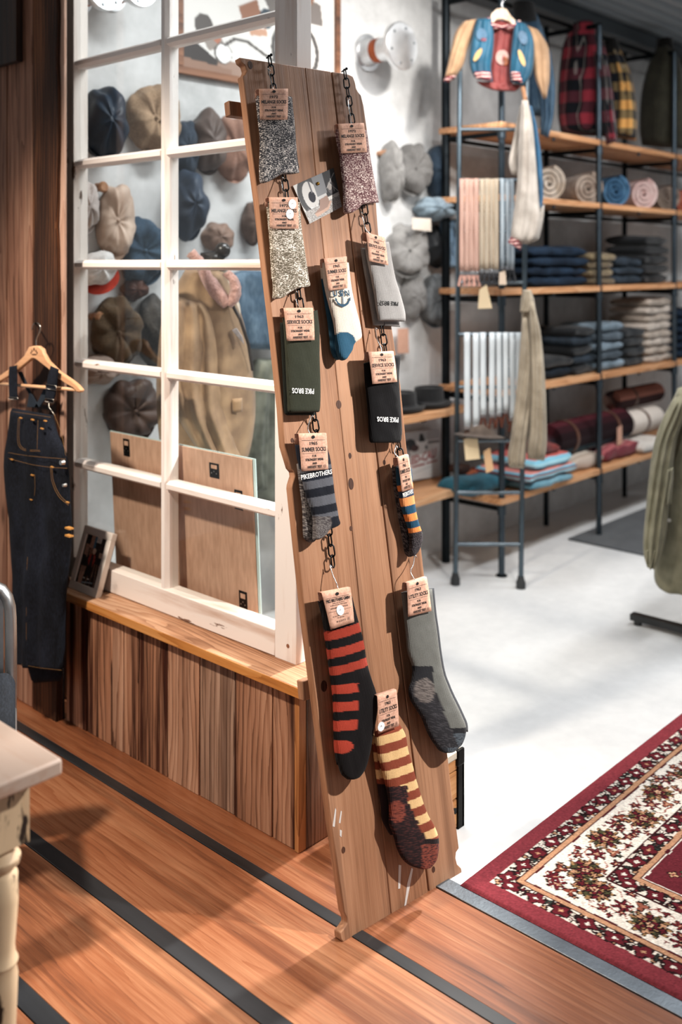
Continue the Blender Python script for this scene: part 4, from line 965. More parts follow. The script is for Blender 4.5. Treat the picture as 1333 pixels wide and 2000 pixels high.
for P in ([(110, 905), (440, 955)], [(158, 965), (155, 1180), (200, 1238), (350, 1252)], [(170, 968), (168, 1172), (208, 1228), (345, 1242)], [(235, 970), (232, 1238)], [(330, 980), (322, 1248)], [(70, 1262), (250, 1290), (570, 1318)], [(70, 1310), (260, 1362), (430, 1388), (585, 1398)], [(450, 1392), (465, 1510), (520, 1630), (600, 1705)], [(438, 1392), (452, 1515), (508, 1640), (595, 1718)], [(300, 1450), (304, 1560), (298, 1640)], [(470, 925), (530, 1090), (572, 1290)]):
    stitch(P, c3h, .049)
stitch([(165, 1270), (300, 1296), (480, 1316)], c4h, .047); stitch([(215, 430), (208, 600), (205, 1270)], c4h, .049)
sm.build('stitching', plain('#8a6436', .8), ov, smooth=180, kind='stuff')
BT = plain('#b9823f', .7)
for (x, y) in ((178, 960), (280, 975), (390, 985), (362, 1052), (100, 1320), (450, 1386), (278, 1456), (268, 1668), (585, 1692)):
    p = FH.px(*c3h(x, y), .05); MB().prism([(p[0] - .007, p[1] + .0015), (p[0] + .007, p[1] + .0005), (p[0] + .007, p[1] - .0025), (p[0] - .007, p[1] - .0015)], FH, .046, .0515).build('bar_tack', BT, ov)
for (x, y) in ((537, 207), (537, 266)):
    p = FH.px(*c4h(x, y), .03); MB().prism([(p[0] - .014, p[1] + .0025), (p[0] + .014, p[1] + .0025), (p[0] + .014, p[1] - .0025), (p[0] - .014, p[1] - .0025)], FH, .02, .036).build('bar_tack', BT, ov)
for (x, y, rr_) in ((535, 1348, .0095), (555, 1545, .006)):
    p = FH.wp(*c3h(x, y), .044); MB().cyl(p - FH.n * .008, p + FH.n * .004, rr_, rr_ * .8, 16).build('button', metal('#d4d0ca', .28), ov, smooth=40)

# ---- photo frame on the sill
wv = Vector((.068, 0, .206)); FP = Frame((1.918, 3.088, .4615), (0, -1, 0), wv)
fw, fh_ = .173, .217
pf = thing('framed_photo', 'small framed photo in cream moulding leaning on the window sill beside the dungarees', 'photo', M=FP.mat())
FM = plain('#ded6ce', .45); bw = .026
for P in ([(0, 0), (fw, 0), (fw, bw), (0, bw)], [(0, fh_ - bw), (fw, fh_ - bw), (fw, fh_), (0, fh_)], [(0, bw), (bw, bw), (bw, fh_ - bw), (0, fh_ - bw)], [(fw - bw, bw), (fw, bw), (fw, fh_ - bw), (fw - bw, fh_ - bw)]):
    MB().prism(P, FP, -.022, 0).build('moulding', FM, pf, bevel=.0015, seg=1)
cv = Canvas(64, 90, '#2a2322')
cv.grain(cv.y < 2, .02)
for (x0, y0, x1, y1, c) in ((.0, .0, .25, .18, '#241d1c'), (.25, .0, .42, .25, '#b99480'), (.42, 0, .52, .28, '#4f7f9a'), (.52, 0, .75, .12, '#e3d9d2'), (.7, .12, .95, .3, '#362b29'), (.05, .2, .25, .45, '#b08b79'), (.78, .3, .98, .4, '#c9a28d'), (.05, .42, .2, .6, '#1d1918'), (.75, .42, .98, .62, '#262120'), (.3, .25, .5, .4, '#8c6757')): cv.rect(x0, y0, x1, y1, c)
for k in range(12): cv.line(.55 + k * .05, .55, .35 + k * .11, 1.0, .010, '#bf9683' if k % 2 else '#5a3c30')
for k in range(5): cv.line(.1 + k * .05, .66, .12 + k * .035, 1.0, .02, '#c9a18e')
cv.ell(.53, .30, .08, .06, '#e9c3ae'); cv.poly([(.36, .38), (.62, .36), (.66, .5), (.6, .6), (.4, .6), (.32, .5)], '#b5453c'); cv.poly([(.44, .38), (.55, .38), (.58, .62), (.42, .62)], '#26232a')
cv.poly([(.40, .6), (.58, .6), (.60, .84), (.52, .85), (.50, .68), (.42, .84), (.32, .84)], '#1d1c22'); cv.ell(.36, .87, .05, .015, '#e8e2dc'); cv.ell(.56, .87, .05, .015, '#e8e2dc'); cv.line(.3, .97, .8, .92, .012, '#9fb0bb')
cv.grain(cv.y < .6, .10)
Qp = Quad.__new__(Quad); Qp.fr = FP; Qp.off = -.006; Qp.k = [np.array(p) for p in ((bw, fh_ - bw), (fw - bw, fh_ - bw), (fw - bw, bw), (bw, bw))]
mb = MB(); Qp.picture(mb, cv.a, 0); mb.build('photograph', printed(.3), pf)
MB().prism([(.002, .002), (fw - .002, .002), (fw - .002, fh_ - .002), (.002, fh_ - .002)], FP, -.024, -.0072).build('backing', plain('#6b5a4c', .8), pf)

# ---- large hardboard picture back standing behind the glass
FB = Frame((2.085, 3.036, .463), (0, -1, 0), (-.028, 0, .53))
hb = thing('hardboard_picture', 'large picture showing its brown hardboard back behind the lower window panes', 'picture', M=FB.mat())
HB = Mat('hardboard'); HB.col(HB.ramp(HB.noise(HB.coords((3, .5, 3)), 30, 4), [(0.3, '#b48c74'), (0.7, '#cda48b')])); HB = HB.set(.75, 0, .2)
MB().prism([(0, 0), (.757, .0), (.757, .535), (0, .535)], FB, -.004, 0).build('board', HB, hb, bevel=.001, seg=1)
MB().prism([(-.006, -.0), (.768, -.0), (.768, .538), (-.006, .538)], FB, -.008, -.0045).build('glass_sheet', plain('#b9cbc9', .1), hb)
c5 = crop(100, 800, 2.5635)
for (x, y, rot) in ((378, 190, 0), (818, 305, .8), (940, 452, 0), (963, 958, 0)):
    u, w_ = FB.px(*c5(x, y)); a, b_ = (.019, .031) if not rot else (.024, .024)
    cl_ = MB().prism([(u - a, w_ - b_), (u + a, w_ - b_), (u + a, w_ + b_), (u - a, w_ + b_)], FB, 0, .0014).build('hanger_plate', BK, hb, bevel=.001)
    MB().prism([(u - a * .6, w_ + b_ * .25), (u + a * .6, w_ + b_ * .25), (u + a * .6, w_ + b_ * .75), (u - a * .6, w_ + b_ * .75)], FB, .0014, .0018).build('slot', HB, cl_)
    for du in (-.5, 0, .5): MB().cyl(FB.pt(u + du * a, w_ - b_ * (.35 if du else .1), .001), FB.pt(u + du * a, w_ - b_ * (.35 if du else .1), .0026), .0025, n=8).build('rivet', metal('#c9c5c0', .3), cl_)

# ================================================================== BEHIND THE WINDOW
# ---- dress form with the flight jacket
FM_ = FD(3.62, 410); cm = crop(330, 480, 4.4455)
mq = thing('dress_form', 'tailor dress form with a dark ball on its neck behind the window', 'dress form', M=Matrix.Translation((FM_.wp(415, 900).x, FM_.wp(415, 900).y, 0)))
DK = plain('#26221f', .25)
p = FM_.wp(*cm(468, 40)); MB().sphere(p, .029, 20, 14).build('neck_ball', DK, mq, smooth=180)
q0 = FM_.wp(*cm(400, 150)); MB().tube([q0 - UP * .02, q0 + UP * .02, lerp(q0, p, .5), p - UP * .012], [.06, .055, .022, .018], 18).build('neck_cap', DK, mq, smooth=60)
cx_ = FM_.wp(415, 700); cx_.z = 0
mb = MB(); mb.lathe([(.09, .98), (.12, 1.1), (.12, 1.3), (.10, 1.45), (.06, 1.56), (.055, 1.575)], Matrix.Translation(cx_), 20); mb.build('torso', cloth('#c9b9a5'), mq, smooth=180)
mb = MB(); mb.cyl(cx_ + UP * .03, cx_ + UP * 1.0, .014).build('pole', BK, mq, smooth=60)
mb = MB(); mb.lathe([(.16, 0), (.16, .012), (.05, .03), (.015, .04)], Matrix.Translation(cx_), 24); mb.build('base', BK, mq, smooth=40)
fj = thing('flight_jacket', 'khaki flight jacket with pink fur collar on the dress form behind the window', 'jacket', M=Matrix.Translation(FM_.wp(415, 905)))
KH = cloth('#a08364', '#755c47', 14, .7, .1, .25)
r = [(150, 195, 480, 205), (70, 330, 560, 400), (-10, 450, 620, 560), (-70, 700, 690, 830), (-100, 1000, 732, 1130), (-110, 1200, 752, 1300), (-100, 1500, 748, 1520), (-70, 1750, 700, 1800), (-20, 1880, 655, 1890)]
mb = MB(); puff(mb, FM_, r, 0, .30, 60, 28, cm, (.016, 10), 3, 2.3, .05); mb.build('body', KH, fj, smooth=180)
r = [(20, 430, 300, 480), (-30, 560, 385, 640), (-40, 800, 430, 880), (-30, 1050, 455, 1130), (0, 1230, 470, 1280), (60, 1450, 505, 1480), (190, 1680, 580, 1730), (300, 1850, 645, 1860)]
mb = MB(); puff(mb, FM_, r, .135, .13, 60, 22, cm, (.016, 12), 8, 2.2, .06); mb.build('sleeve', KH, fj, smooth=180)
FU = Mat('fur'); _f = FU.noise(FU.coords((1, 1, 1)), 120, 4, .7); FU.col(FU.ramp(_f, [(.3, '#a4756a'), (.7, '#d9aca0')])); FU.bump(_f, .9, .012); FU = FU.set(.95, 0, .1, .4)
for pts, rad in ((((190, 60), (255, 130), (310, 230), (370, 340), (450, 440), (510, 515)), [.026, .026, .03, .036, .038, .026]), (((510, 515), (565, 450), (580, 380), (560, 300), (500, 230)), [.026, .032, .03, .024, .02])):
    W = [FM_.wp(*cm(*p_), .15) for p_ in pts]; W = [Vector(x) for x in catmull([tuple(w) for w in W], 22)]
    rd = [float(np.interp(i, np.linspace(0, 21, len(rad)), rad)) for i in range(22)]
    mb = MB(); mb.tube(W, rd, 14, flat=.7)
    for v in mb.v: v += Vector((fbm(v, 60), fbm(v, 60, 2), fbm(v, 60, 4))) * .005
    mb.build('fur_collar', FU, fj, smooth=180)
mb = MB(); mb.tube([FM_.wp(*cm(*p_), o_) for p_, o_ in (((555, 520), .14), ((620, 640), .135), ((690, 850), .11), ((728, 1080), .07))], .006, 8); mb.build('zip', plain('#2a211c', .5), fj, smooth=180)
MB().prism([FM_.px(*cm(*p_), .155) for p_ in ((548, 735), (590, 715), (640, 790), (655, 860))], FM_, .135, .157).build('chest_patch', cloth('#a49b98'), fj, bevel=.002)
mb = MB(); puff(mb, FM_, [(545, 1330, 640, 1320), (550, 1400, 640, 1390), (555, 1450, 640, 1440)], .138, .03, 8, 6, cm, (.002, 20), 1); mb.build('pocket_flap', KH, fj, smooth=180)
# ---- caps on the wall
def cap(cx, cy, w, h, mat, label, kind='newsboy', visor=True, out=.085, seed=0, rot=0.0, Y=3.35, vm=None, vx=.16):
    p = at_y(cx, cy, Y - out * .55); d = (p - CAM).dot(FW); a = w * d / F / 2; b_ = h * d / F / 2
    tc = (CAM - p); tc.z = 0; tc.normalize(); n = (tc * .55 + Vector((0, -1, 0)) * .45).normalized(); x = Vector((-n.y, n.x, 0)); x = x if x.dot(RT) > 0 else -x
    M = Matrix(((x.x, 0, n.x, p.x), (x.y, 0, n.y, p.y), (0, 1, 0, p.z), (0, 0, 0, 1))) @ Matrix.Rotation(rot, 4, 'Z')
    t = thing('cap', label, 'cap', M=M, group='caps on the wall')
    rings = []; nn = 48; K = 13
    for i in range(K + 1):
        an = math.radians(4 + (122 if kind == 'newsboy' else 106) * i / K); ring = []
        for j in range(nn):
            th = math.tau * j / nn; sm_ = abs(((th / (math.tau / 8) + .5) % 1) - .5) * 2   # 0 on a seam
            pin = (1 - .045 * math.exp(-(sm_ * 3.2) ** 2)) if kind == 'newsboy' else 1.0
            rho = math.sin(an) ** (.75 if kind == 'newsboy' else .9) * pin
            z = math.cos(an) * out * (.75 if kind == 'newsboy' else 1.1); 
            if kind == 'newsboy': z -= out * .16 * math.exp(-(sm_ * 3.5) ** 2) * math.sin(an); z -= .25 * out * math.exp(-(an * 3) ** 2)
            wv_ = .2 * fbm((math.cos(th) * 1.4, math.sin(th) * 1.4, an), 1.3, seed + 1)
            ring.append(M @ Vector((a * rho * (1 + wv_) * math.cos(th), b_ * rho * (1 + wv_) * math.sin(th), z + out * wv_ * .9)))
        rings.append(ring)
    mb = MB(); mb.ring(rings); mb.build('crown', mat, t, smooth=180)
    if kind == 'newsboy': MB().sphere(M @ Vector((0, 0, out * .55)), .008, 10, 8).build('button', mat, t, smooth=180)
    if visor:
        vs = []; fs = []; m_ = 18
        for k in range(m_ + 1):
            th = math.radians(205 + 130 * k / m_); e = math.sin(math.pi * k / m_)
            for (rh, z) in ((.72, -.30), (.92 + vx * e, -.06 + .3 * e), (.92 + vx * e, -.10 + .3 * e), (.72, -.36)):
                vs.append(M @ Vector((a * rh * math.cos(th), b_ * rh * math.sin(th), out * z)))
        for k in range(m_):
            for c_ in range(4): fs.append((k * 4 + c_, k * 4 + (c_ + 1) % 4, (k + 1) * 4 + (c_ + 1) % 4, (k + 1) * 4 + c_))
        fs += [(0, 1, 2, 3), tuple(m_ * 4 + c_ for c_ in (3, 2, 1, 0))]
        MB().add(vs, fs).build('visor', vm or mat, t, smooth=50)
    return t
def tweed(a, b_): return cloth(a, b_, 160, .95, .1, .5)
LE = lambda c: cloth(c, None, 10, .45, 0, .15)
cap(203, 240, 88, 136, LE('#26303c'), 'glossy dark navy flat cap behind the upper left pane', 'dome', True, .11, 1)
cap(300, 233, 104, 134, tweed('#a78d73', '#7d654f'), 'beige ribbed newsboy cap behind the window beside the navy cap', 'newsboy', True, .10, 2)
cap(362, 290, 60, 110, tweed('#3d4753', '#2a323c'), 'slate blue cap half hidden by the brown leather cap', 'dome', True, .06, 3)
cap(404, 278, 72, 122, LE('#5c504b'), 'brown grey leather cap with a pale visor edge', 'dome', True, .10, 4)
cap(456, 290, 84, 128, tweed('#9a7767', '#77584b'), 'pinkish brown tweed newsboy cap next to the leaning board edge', 'newsboy', True, .09, 5)
cap(366, 400, 76, 132, LE('#3a4350'), 'dark slate blue leather cap with a lettered patch', 'dome', True, .11, 6)
cap(168, 405, 50, 96, tweed('#b9afaa', '#958b86'), 'light grey cap cut off by the window stile', 'dome', True, .07, 7)
cap(225, 432, 74, 142, cloth('#cdb7a6', '#a48c7b', 12, .5, .1, .2), 'cream satin cap with deep creases behind the window', 'newsboy', True, .09, 8)
cap(278, 490, 108, 128, tweed('#43586b', '#2a3846'), 'blue corduroy newsboy cap behind the window', 'newsboy', True, .09, 9)
cap(186, 524, 84, 62, cloth('#d9d6d3'), 'white baseball cap with a bright red visor', 'dome', True, .10, 10, .45, 3.35, cloth('#c2412f', '#a83526'), .75)
cap(226, 648, 104, 136, tweed('#5c4a37', '#3c3024'), 'olive brown newsboy cap below the white cap', 'newsboy', True, .10, 11)
cap(298, 645, 54, 142, tweed('#55524f', '#2a2827'), 'dark grey wool cap squeezed beside the flight jacket', 'dome', True, .08, 12)
cap(258, 800, 118, 122, LE('#4d3e38'), 'dark brown leather newsboy cap with a centre button', 'newsboy', True, .10, 13)
cap(190, 722, 84, 56, tweed('#a08b7f', '#7c6a60'), 'knitted beige cap lying on its side below the brown cap', 'dome', False, .09, 14)
cap(425, 462, 66, 56, LE('#8a7265'), 'small tan brown cap behind the ball of the dress form', 'dome', True, .05, 15)
cap(492, 436, 44, 84, tweed('#6d5a51', '#4b3d37'), 'brown cap half hidden by the edge of the leaning board', 'dome', True, .06, 16)
cap(262, 565, 50, 50, LE('#4b2f26'), 'reddish brown cap just below the blue corduroy cap', 'dome', False, .05, 17)
Q = Quad(FY(3.215), .0, (370, 362), (393, 362), (398, 385), (374, 385)); mb = MB(); Q.rect(mb, 0, 0, 1, 1, 0, .002)
# right group
cap(764, 335, 46, 118, cloth('#8d8b88', '#6d6b69', 40), 'pale grey soft cap with a wide fold beside the leaning board', 'dome', True, .10, 21)
cap(806, 330, 80, 100, tweed('#777573', '#565452'), 'mid grey newsboy cap in the top row right of the leaning board', 'newsboy', True, .10, 22)
cap(853, 333, 50, 104, tweed('#2f3d4c', '#1f2933'), 'dark blue cap at the end of the top row near the shelf', 'dome', True, .08, 23)
cap(848, 408, 92, 48, cloth('#8fa0ab', '#6b7a85', 40), 'pale blue denim cap lying sideways near the ladder', 'dome', True, .12, 24)
cap(795, 487, 90, 104, tweed('#999794', '#767472'), 'very pale grey newsboy cap right of the pale grey socks', 'newsboy', True, .10, 25)
cap(852, 480, 50, 84, LE('#2b2c2e'), 'black cap behind the very pale grey newsboy cap', 'dome', True, .06, 26)
cap(806, 580, 56, 92, cloth('#7a7876', '#5a5856', 60), 'crumpled grey knitted cap above the pinkish price tag', 'dome', False, .07, 27)
cap(849, 586, 68, 102, tweed('#767879', '#525456'), 'blue grey newsboy cap lowest in the right group', 'newsboy', True, .10, 28)
tag(MB().prism([FY(3.30).px(*p) for p in ((777, 642), (798, 641), (799, 690), (777, 690))], FY(3.30), -.0007, .0007).build('price_tag', KR, M=Matrix.Translation(FY(3.30).wp(788, 640))), 'pinkish card price tag hanging below the grey knitted cap', 'tag')
tag(MB().prism([FY(3.19).px(*p) for p in ((806, 425), (842, 427), (843, 452), (806, 448))], FY(3.19), -.0007, .0007).build('price_tag', plain('#d9cdbf', .7), M=Matrix.Translation(FY(3.19).wp(825, 425))), 'cream card price tag under the pale blue denim cap', 'tag')
PG = wood('#6f4a33', '#94694b', '#ad8466', 'Y', .5, .5, .1, False, 0)
for (x, y, lb) in ((182, 367, 'turned wooden peg beside the cream satin cap'), (176, 618, 'turned wooden peg left of the olive brown cap'), (738, 300, 'wooden peg sticking out between the board and the grey caps')):
    p = at_y(x, y, 3.35); mb = MB()
    mb.lathe([(.012, 0), (.012, .02), (.018, .03), (.014, .045), (.02, .06), (.022, .07), (.016, .08)], Matrix.Translation(p) @ Matrix.Rotation(math.pi / 2, 4, 'X'), 18)
    tag(mb.build('coat_peg', PG, smooth=40, M=Matrix.Translation(p)), lb, 'peg', 'coat pegs on the wall')
# ---- clothes on the wall seen through the right panes
F33 = FY(3.24)
t = thing('denim_shirt', 'faded blue denim shirt hanging on the wall behind the flight jacket', 'shirt', M=Matrix.Translation(F33.wp(495, 665)))
DS2 = denim('#7d93a5', '#4a5f72', 120)
mb = MB(); puff(mb, F33, [(470, 528, 540, 530), (445, 545, 560, 548), (440, 600, 570, 600), (442, 680, 572, 684)], 0, .12, 30, 20, ID, (.012, 14), 5, 2.4, .08); mb.build('body', DS2, t, smooth=180)
mb = MB(); puff(mb, F33, [(440, 548, 470, 545), (436, 610, 466, 610), (440, 690, 462, 690)], .05, .07, 24, 12, ID, (.008, 16), 6, 2.2, .08); mb.build('sleeve', DS2, t, smooth=180)
t = thing('field_jacket', 'grey green field jacket hanging low on the wall behind the flight jacket', 'jacket', M=Matrix.Translation(F33.wp(520, 1000)))
GR = cloth('#8a8b7c', '#4e5146', 9, .9)
mb = MB(); puff(mb, F33, [(500, 700, 550, 700), (490, 740, 580, 745), (488, 850, 590, 855), (490, 980, 590, 1000)], 0, .13, 40, 20, ID, (.016, 12), 7, 2.4, .05); mb.build('body', GR, t, smooth=180)
mb = MB(); puff(mb, F33, [(492, 745, 525, 740), (486, 850, 520, 850), (490, 960, 516, 960)], .06, .08, 30, 12, ID, (.01, 16), 6, 2.2, .06); mb.build('sleeve', GR, t, smooth=180)
# ---- framed motorcycle picture on the wall
F335 = FY(3.33); z0 = F335.px(345, 142)[1]; u0 = F335.px(345, 142)[0]
pm = thing('wall_picture', 'large framed vintage motorcycle picture high on the wall behind the window', 'picture', M=Matrix.Translation(F335.pt(u0, z0)))
PW_, PH_ = 1.0, .72
for P in ([(0, 0), (PW_, 0), (PW_, .03), (0, .03)], [(0, PH_ - .03), (PW_, PH_ - .03), (PW_, PH_), (0, PH_)], [(0, .03), (.03, .03), (.03, PH_ - .03), (0, PH_ - .03)], [(PW_ - .03, .03), (PW_, .03), (PW_, PH_ - .03), (PW_ - .03, PH_ - .03)]):
    MB().prism([(u0 + a, z0 + b_) for a, b_ in P], F335, -.019, .012).build('moulding', wood('#3a2418', '#6d4630', '#8d6146', 'X', .5, .5, .1, False, 0), pm, bevel=.002)
cv = Canvas(150, 110, '#d6d2cd'); cv.rect(0, .90, 1, 1, '#94796a'); cv.poly([(.0, .80), (.10, .83), (.22, .92), (.20, .97), (0, .93)], '#37312f'); cv.poly([(.0, .93), (.3, .96), (.3, 1), (0, 1)], '#8a6b5a')
cv.ell(.13, .70, .055, .075, '#544e4b'); cv.poly([(.10, .74), (.20, .70), (.27, .82), (.16, .86)], '#8b817a'); cv.ell(.245, .86, .055, .07, '#5d5753'); cv.ell(.25, .86, .046, .060, '#f1efec'); cv.ell(.21, .76, .025, .04, '#a46a55')
for (a_, b2, c2_, d2_) in ((.26, .80, .32, .745), (.32, .745, .40, .75), (.40, .75, .56, .84)): cv.line(a_, b2, c2_, d2_, .011, '#4f4946')
cv.poly([(.34, .52), (.46, .44), (.50, .60), (.44, .64), (.37, .63)], '#8d6450'); cv.ell(.52, .56, .045, .07, '#3a444d'); cv.poly([(.4, .66), (.52, .63), (.53, .68), (.42, .70)], '#b98f77')
cv.ell(.72, .74, .17, .22, '#4a4644', .82); cv.poly([(.45, .30), (.9, .36), (.92, .52), (.55, .52)], '#6b6460'); cv.ell(.74, .3, .12, .12, '#7d5a48')
Qp = Quad.__new__(Quad); Qp.fr = F335; Qp.off = -.008; Qp.k = [np.array((u0 + a, z0 + b_)) for a, b_ in ((.03, PH_ - .03), (PW_ - .03, PH_ - .03), (PW_ - .03, .03), (.03, .03))]
mb = MB(); Qp.picture(mb, cv.a, 0); mb.build('print', printed(.4), pm)
MB().prism([(u0 + .005, z0 + .005), (u0 + PW_ - .005, z0 + .005), (u0 + PW_ - .005, z0 + PH_ - .005), (u0 + .005, z0 + PH_ - .005)], F335, -.019, -.01).build('backing', plain('#55483f', .8), pm)
# ---- chrome flanged pipe stubs on the wall
def stub(px0, py0, L, R, label):
    p = at_y(px0, py0, 3.35); M = Matrix.Translation(p) @ Matrix.Rotation(math.pi / 2, 4, 'X')
    t = thing('pipe_flange', label, 'pipe', M=Matrix.Translation(p), group='flanged pipe stubs')
    CRM = metal('#e6e7e8', .42)
    mb = MB(); mb.lathe([(R * .8, 0), (R * .8, .012), (R * .62, .014), (R * .58, .03)], M, 36); mb.build('wall_plate', CRM, t, smooth=35)
    mb = MB(); mb.lathe([(R * .58, .03), (R * .5, .06), (R * .5, L - .06), (R * .62, L - .045), (R * .72, L - .04)], M, 36); mb.build('neck', CRM, t, smooth=35)
    mb = MB(); mb.lathe([(R * .72, L - .04), (R * .98, L - .03), (R, L - .02), (R, L - .004), (R * .97, L), (.001, L)], M, 40); mb.build('flange', CRM, t, smooth=35)
    for k in range(6):
        a = math.tau * k / 6 + .3; b0 = M @ Vector((R * .76 * math.cos(a), R * .76 * math.sin(a), L))
        MB().cyl(b0, b0 + Vector((0, -.005, 0)), .0075, .006, 10).build('bolt', metal('#8f9396', .3), t, smooth=40)
    mb = MB(); mb.lathe([(R * .505, L * .25), (R * .51, L * .27), (R * .51, L * .42), (R * .505, L * .44)], M, 30); mb.build('rust_band', cloth('#a9552f', '#7a3a20', 30), t, smooth=180)
stub(716, 103, .24, .118, 'chrome flanged pipe stub on the white wall right of the leaning board')
stub(150, -2, .20, .078, 'chrome flanged pipe stub at the very top left behind the window')
stub(217, -8, .20, .078, 'chrome flanged pipe stub at the top beside the window bar')

# ================================================================== SHELVING ON THE BACK WALL
PX = [4.30, 5.32, 6.34, 7.36]; YF, YB = 2.86, 3.215; SZ = [2.325, 1.955, 1.47, .955, .40]
su = thing('pipe_shelf', 'tall dark steel pipe shelf with wooden boards along the back wall', 'shelf', loc=(5.8, 3.04, 0))
ST = metal('#4a545c', .42, .1); STD = metal('#24282b', .45, .1)
SW = wood('#7d5232', '#bf885d', '#d9ab82', 'X', .7, .5, .15, False, .15)
for i, x in enumerate(PX):
    MB().cyl((x, YF, .0), (x, YF, 3.0), .0165, n=16).build('post', ST, su, smooth=60)
    MB().cyl((x, YB, .0), (x, YB, 3.05), .0235 if i == 0 else .0165, n=16).build('post', STD, su, smooth=60)
    for z in SZ:
        mb = MB(); mb.cyl((x, YF, z - .085), (x, YF, z - .035), .0225, n=16); mb.build('coupling', ST, su, smooth=40)
        mb = MB(); mb.cyl((x, YF, z - .058), (x, YB, z - .058), .013, n=12); mb.build('cross_pipe', STD, su, smooth=60)
    MB().lathe([(.03, 0), (.03, .006), (.02, .012)], Matrix.Translation((x, YF, 0)), 18).build('foot', STD, su, smooth=40)
for i, (a, b) in enumerate(zip(PX, PX[1:])):
    for z in SZ:
        for k, (y0, y1) in enumerate(((YF - .02, 2.965), (2.968, 3.10), (3.103, 3.24))):
            MB().span((a - (.03 if i == 0 else -.018), y0, z - .032), (b - .018, y1, z)).build('shelf_board', SW, su, bevel=.003)
        MB().cyl((a, YB, z - .058), (b, YB, z - .058), .012, n=10).build('long_pipe', STD, su, smooth=60)
        MB().sphere(((a + b) / 2, YF - .0, z - .042), .010, 10, 8).build('bracket', ST, su, smooth=180)
MB().cyl((4.25, 3.04, 3.02), (7.4, 3.04, 3.02), .012, n=12).build('clothes_rail', STD, su, smooth=60)
for x in PX: MB().span((x - .01, YF - .012, 2.985), (x + .01, YB + .012, 3.012)).build('top_pipe', STD, su)
def Xf(px, Y=2.90): return at_y(px, HOR, Y).x
# ---- folded clothes
def folded(x0, x1, z0, h, mat, label, cat='trousers', group=None, y0=2.885, y1=3.17, seed=0, name='folded_trousers'):
    c = Vector(((x0 + x1) / 2, (y0 + y1) / 2, z0)); mb = MB(); n = 20; L = x1 - x0; hd = (y1 - y0) / 2; rings = []
    for i in range(17):
        t = i / 16; x = x0 + L * t; e = (1 - abs(2 * t - 1) ** 8) ** .5 * .88 + .12
        ring = []
        for k in range(n):
            a = math.tau * k / n; cy, sz = math.cos(a), math.sin(a)
            yv = math.copysign(abs(cy) ** .55, cy) * hd * (1 - .03 * (1 - e)); zv = 1.06 * math.copysign(abs(sz) ** .5, sz) * h / 2 * e
            p = Vector((x, c.y + yv, z0 + h / 2 + zv))
            w_ = fbm(p, 11, seed) * h * .36 * e; p.z += w_ * (.6 if sz > -.4 else 0.05); p.y += fbm(p, 9, seed + 3) * .022
            p.z = max(p.z, z0 + .0005); p.y = max(p.y, y0); ring.append(p)
        rings.append(ring)
    mb.ring(rings); return tag(mb.build(name, mat, smooth=180, M=Matrix.Translation(c)), label, cat, group)
ordn = ['bottom', 'second lowest', 'third lowest', 'fourth lowest', 'fifth lowest', 'sixth lowest', 'seventh lowest', 'eighth lowest']
def stack(px0, px1, z, n, h, mats, what, where, group, cat='trousers', name='folded_trousers', y0=2.885, y1=3.17, seed=0):
    x0, x1 = Xf(px0, y0), Xf(px1, y0)
    for i in range(n):
        j = random.uniform(-.012, .012); lb = '%s, %s in stack %s' % (what, 'topmost' if i == n - 1 else ordn[i], where)
        folded(x0 + j, x1 + j, z + i * h, h * 1.0, mats[i % len(mats)], lb, cat, group, y0 + random.uniform(0, .01), y1, seed + i * 3, name)
NV = denim('#26384c', '#131c28', 160); OL = cloth('#6d5f4a', '#4a4032'); GB = denim('#3d4854', '#23292f', 160); BL_ = cloth('#1d1f22', '#101112')
stack(1040, 1153, 1.471, 4, .056, [NV], 'folded navy denim trousers', 'left of the post, middle shelf', 'navy trousers on the middle shelf')
stack(1158, 1206, 1.471, 4, .048, [OL, cloth('#857558', '#5d5140')], 'folded olive trousers', 'behind the post, middle shelf', 'olive trousers on the middle shelf', seed=20)
stack(1207, 1258, 1.471, 3, .055, [GB], 'folded slate blue jeans', 'right of the olive trousers', 'slate jeans on the middle shelf', seed=30)
stack(1262, 1310, 1.471, 5, .062, [BL_], 'folded black trousers', 'by the second post, middle shelf', 'black trousers on the middle shelf', seed=40)
stack(1062, 1122, .956, 2, .06, [denim('#2c3742', '#171c22'), BL_], 'folded dark work trousers', 'at the left, fourth shelf', 'dark trousers on the fourth shelf', seed=50)
stack(1124, 1164, .956, 5, .055, [BL_, GB], 'folded black and slate jeans', 'left of the post, fourth shelf', 'jeans left of the post', seed=60)
stack(1170, 1222, .956, 5, .057, [denim('#8f9fac', '#59666f', 160), denim('#76828c', '#3c444b', 160)], 'folded pale blue grey jeans', 'right of the post, fourth shelf', 'pale jeans on the fourth shelf', seed=70)
stack(1225, 1262, .956, 4, .06, [cloth('#26292c', '#15171a')], 'folded charcoal trousers', 'between pale jeans and beige trousers', 'charcoal trousers on the fourth shelf', seed=80)
stack(1266, 1316, .956, 8, .052, [cloth('#c4b8ad', '#93877c', 14), cloth('#b3a598', '#85796e', 14)], 'folded beige trousers', 'by the second post, fourth shelf', 'beige trousers on the fourth shelf', seed=90)
stack(1330, 1380, .956, 6, .055, [NV], 'folded dark blue jeans', 'beyond the second post, fourth shelf', 'dark blue jeans beyond the post', seed=100)
folded(Xf(1010), Xf(1090), .401, .05, cloth('#7fa9b8', '#4f7f92', 12), 'pale turquoise folded blanket at the bottom of the striped pile', 'blanket', 'folded blankets on the lowest shelf', 2.80, 3.16, 5, 'folded_blanket')
RB = stripes(('#b9645c', '#8fc0d2', '#a9d3e0', '#7a2f30', '#6fb0c6', '#c98078'), 2, .055)
folded(Xf(1000), Xf(1096), .451, .055, RB, 'blue and red striped folded blanket in the middle of the pile', 'blanket', 'folded blankets on the lowest shelf', 2.79, 3.16, 6, 'folded_blanket')
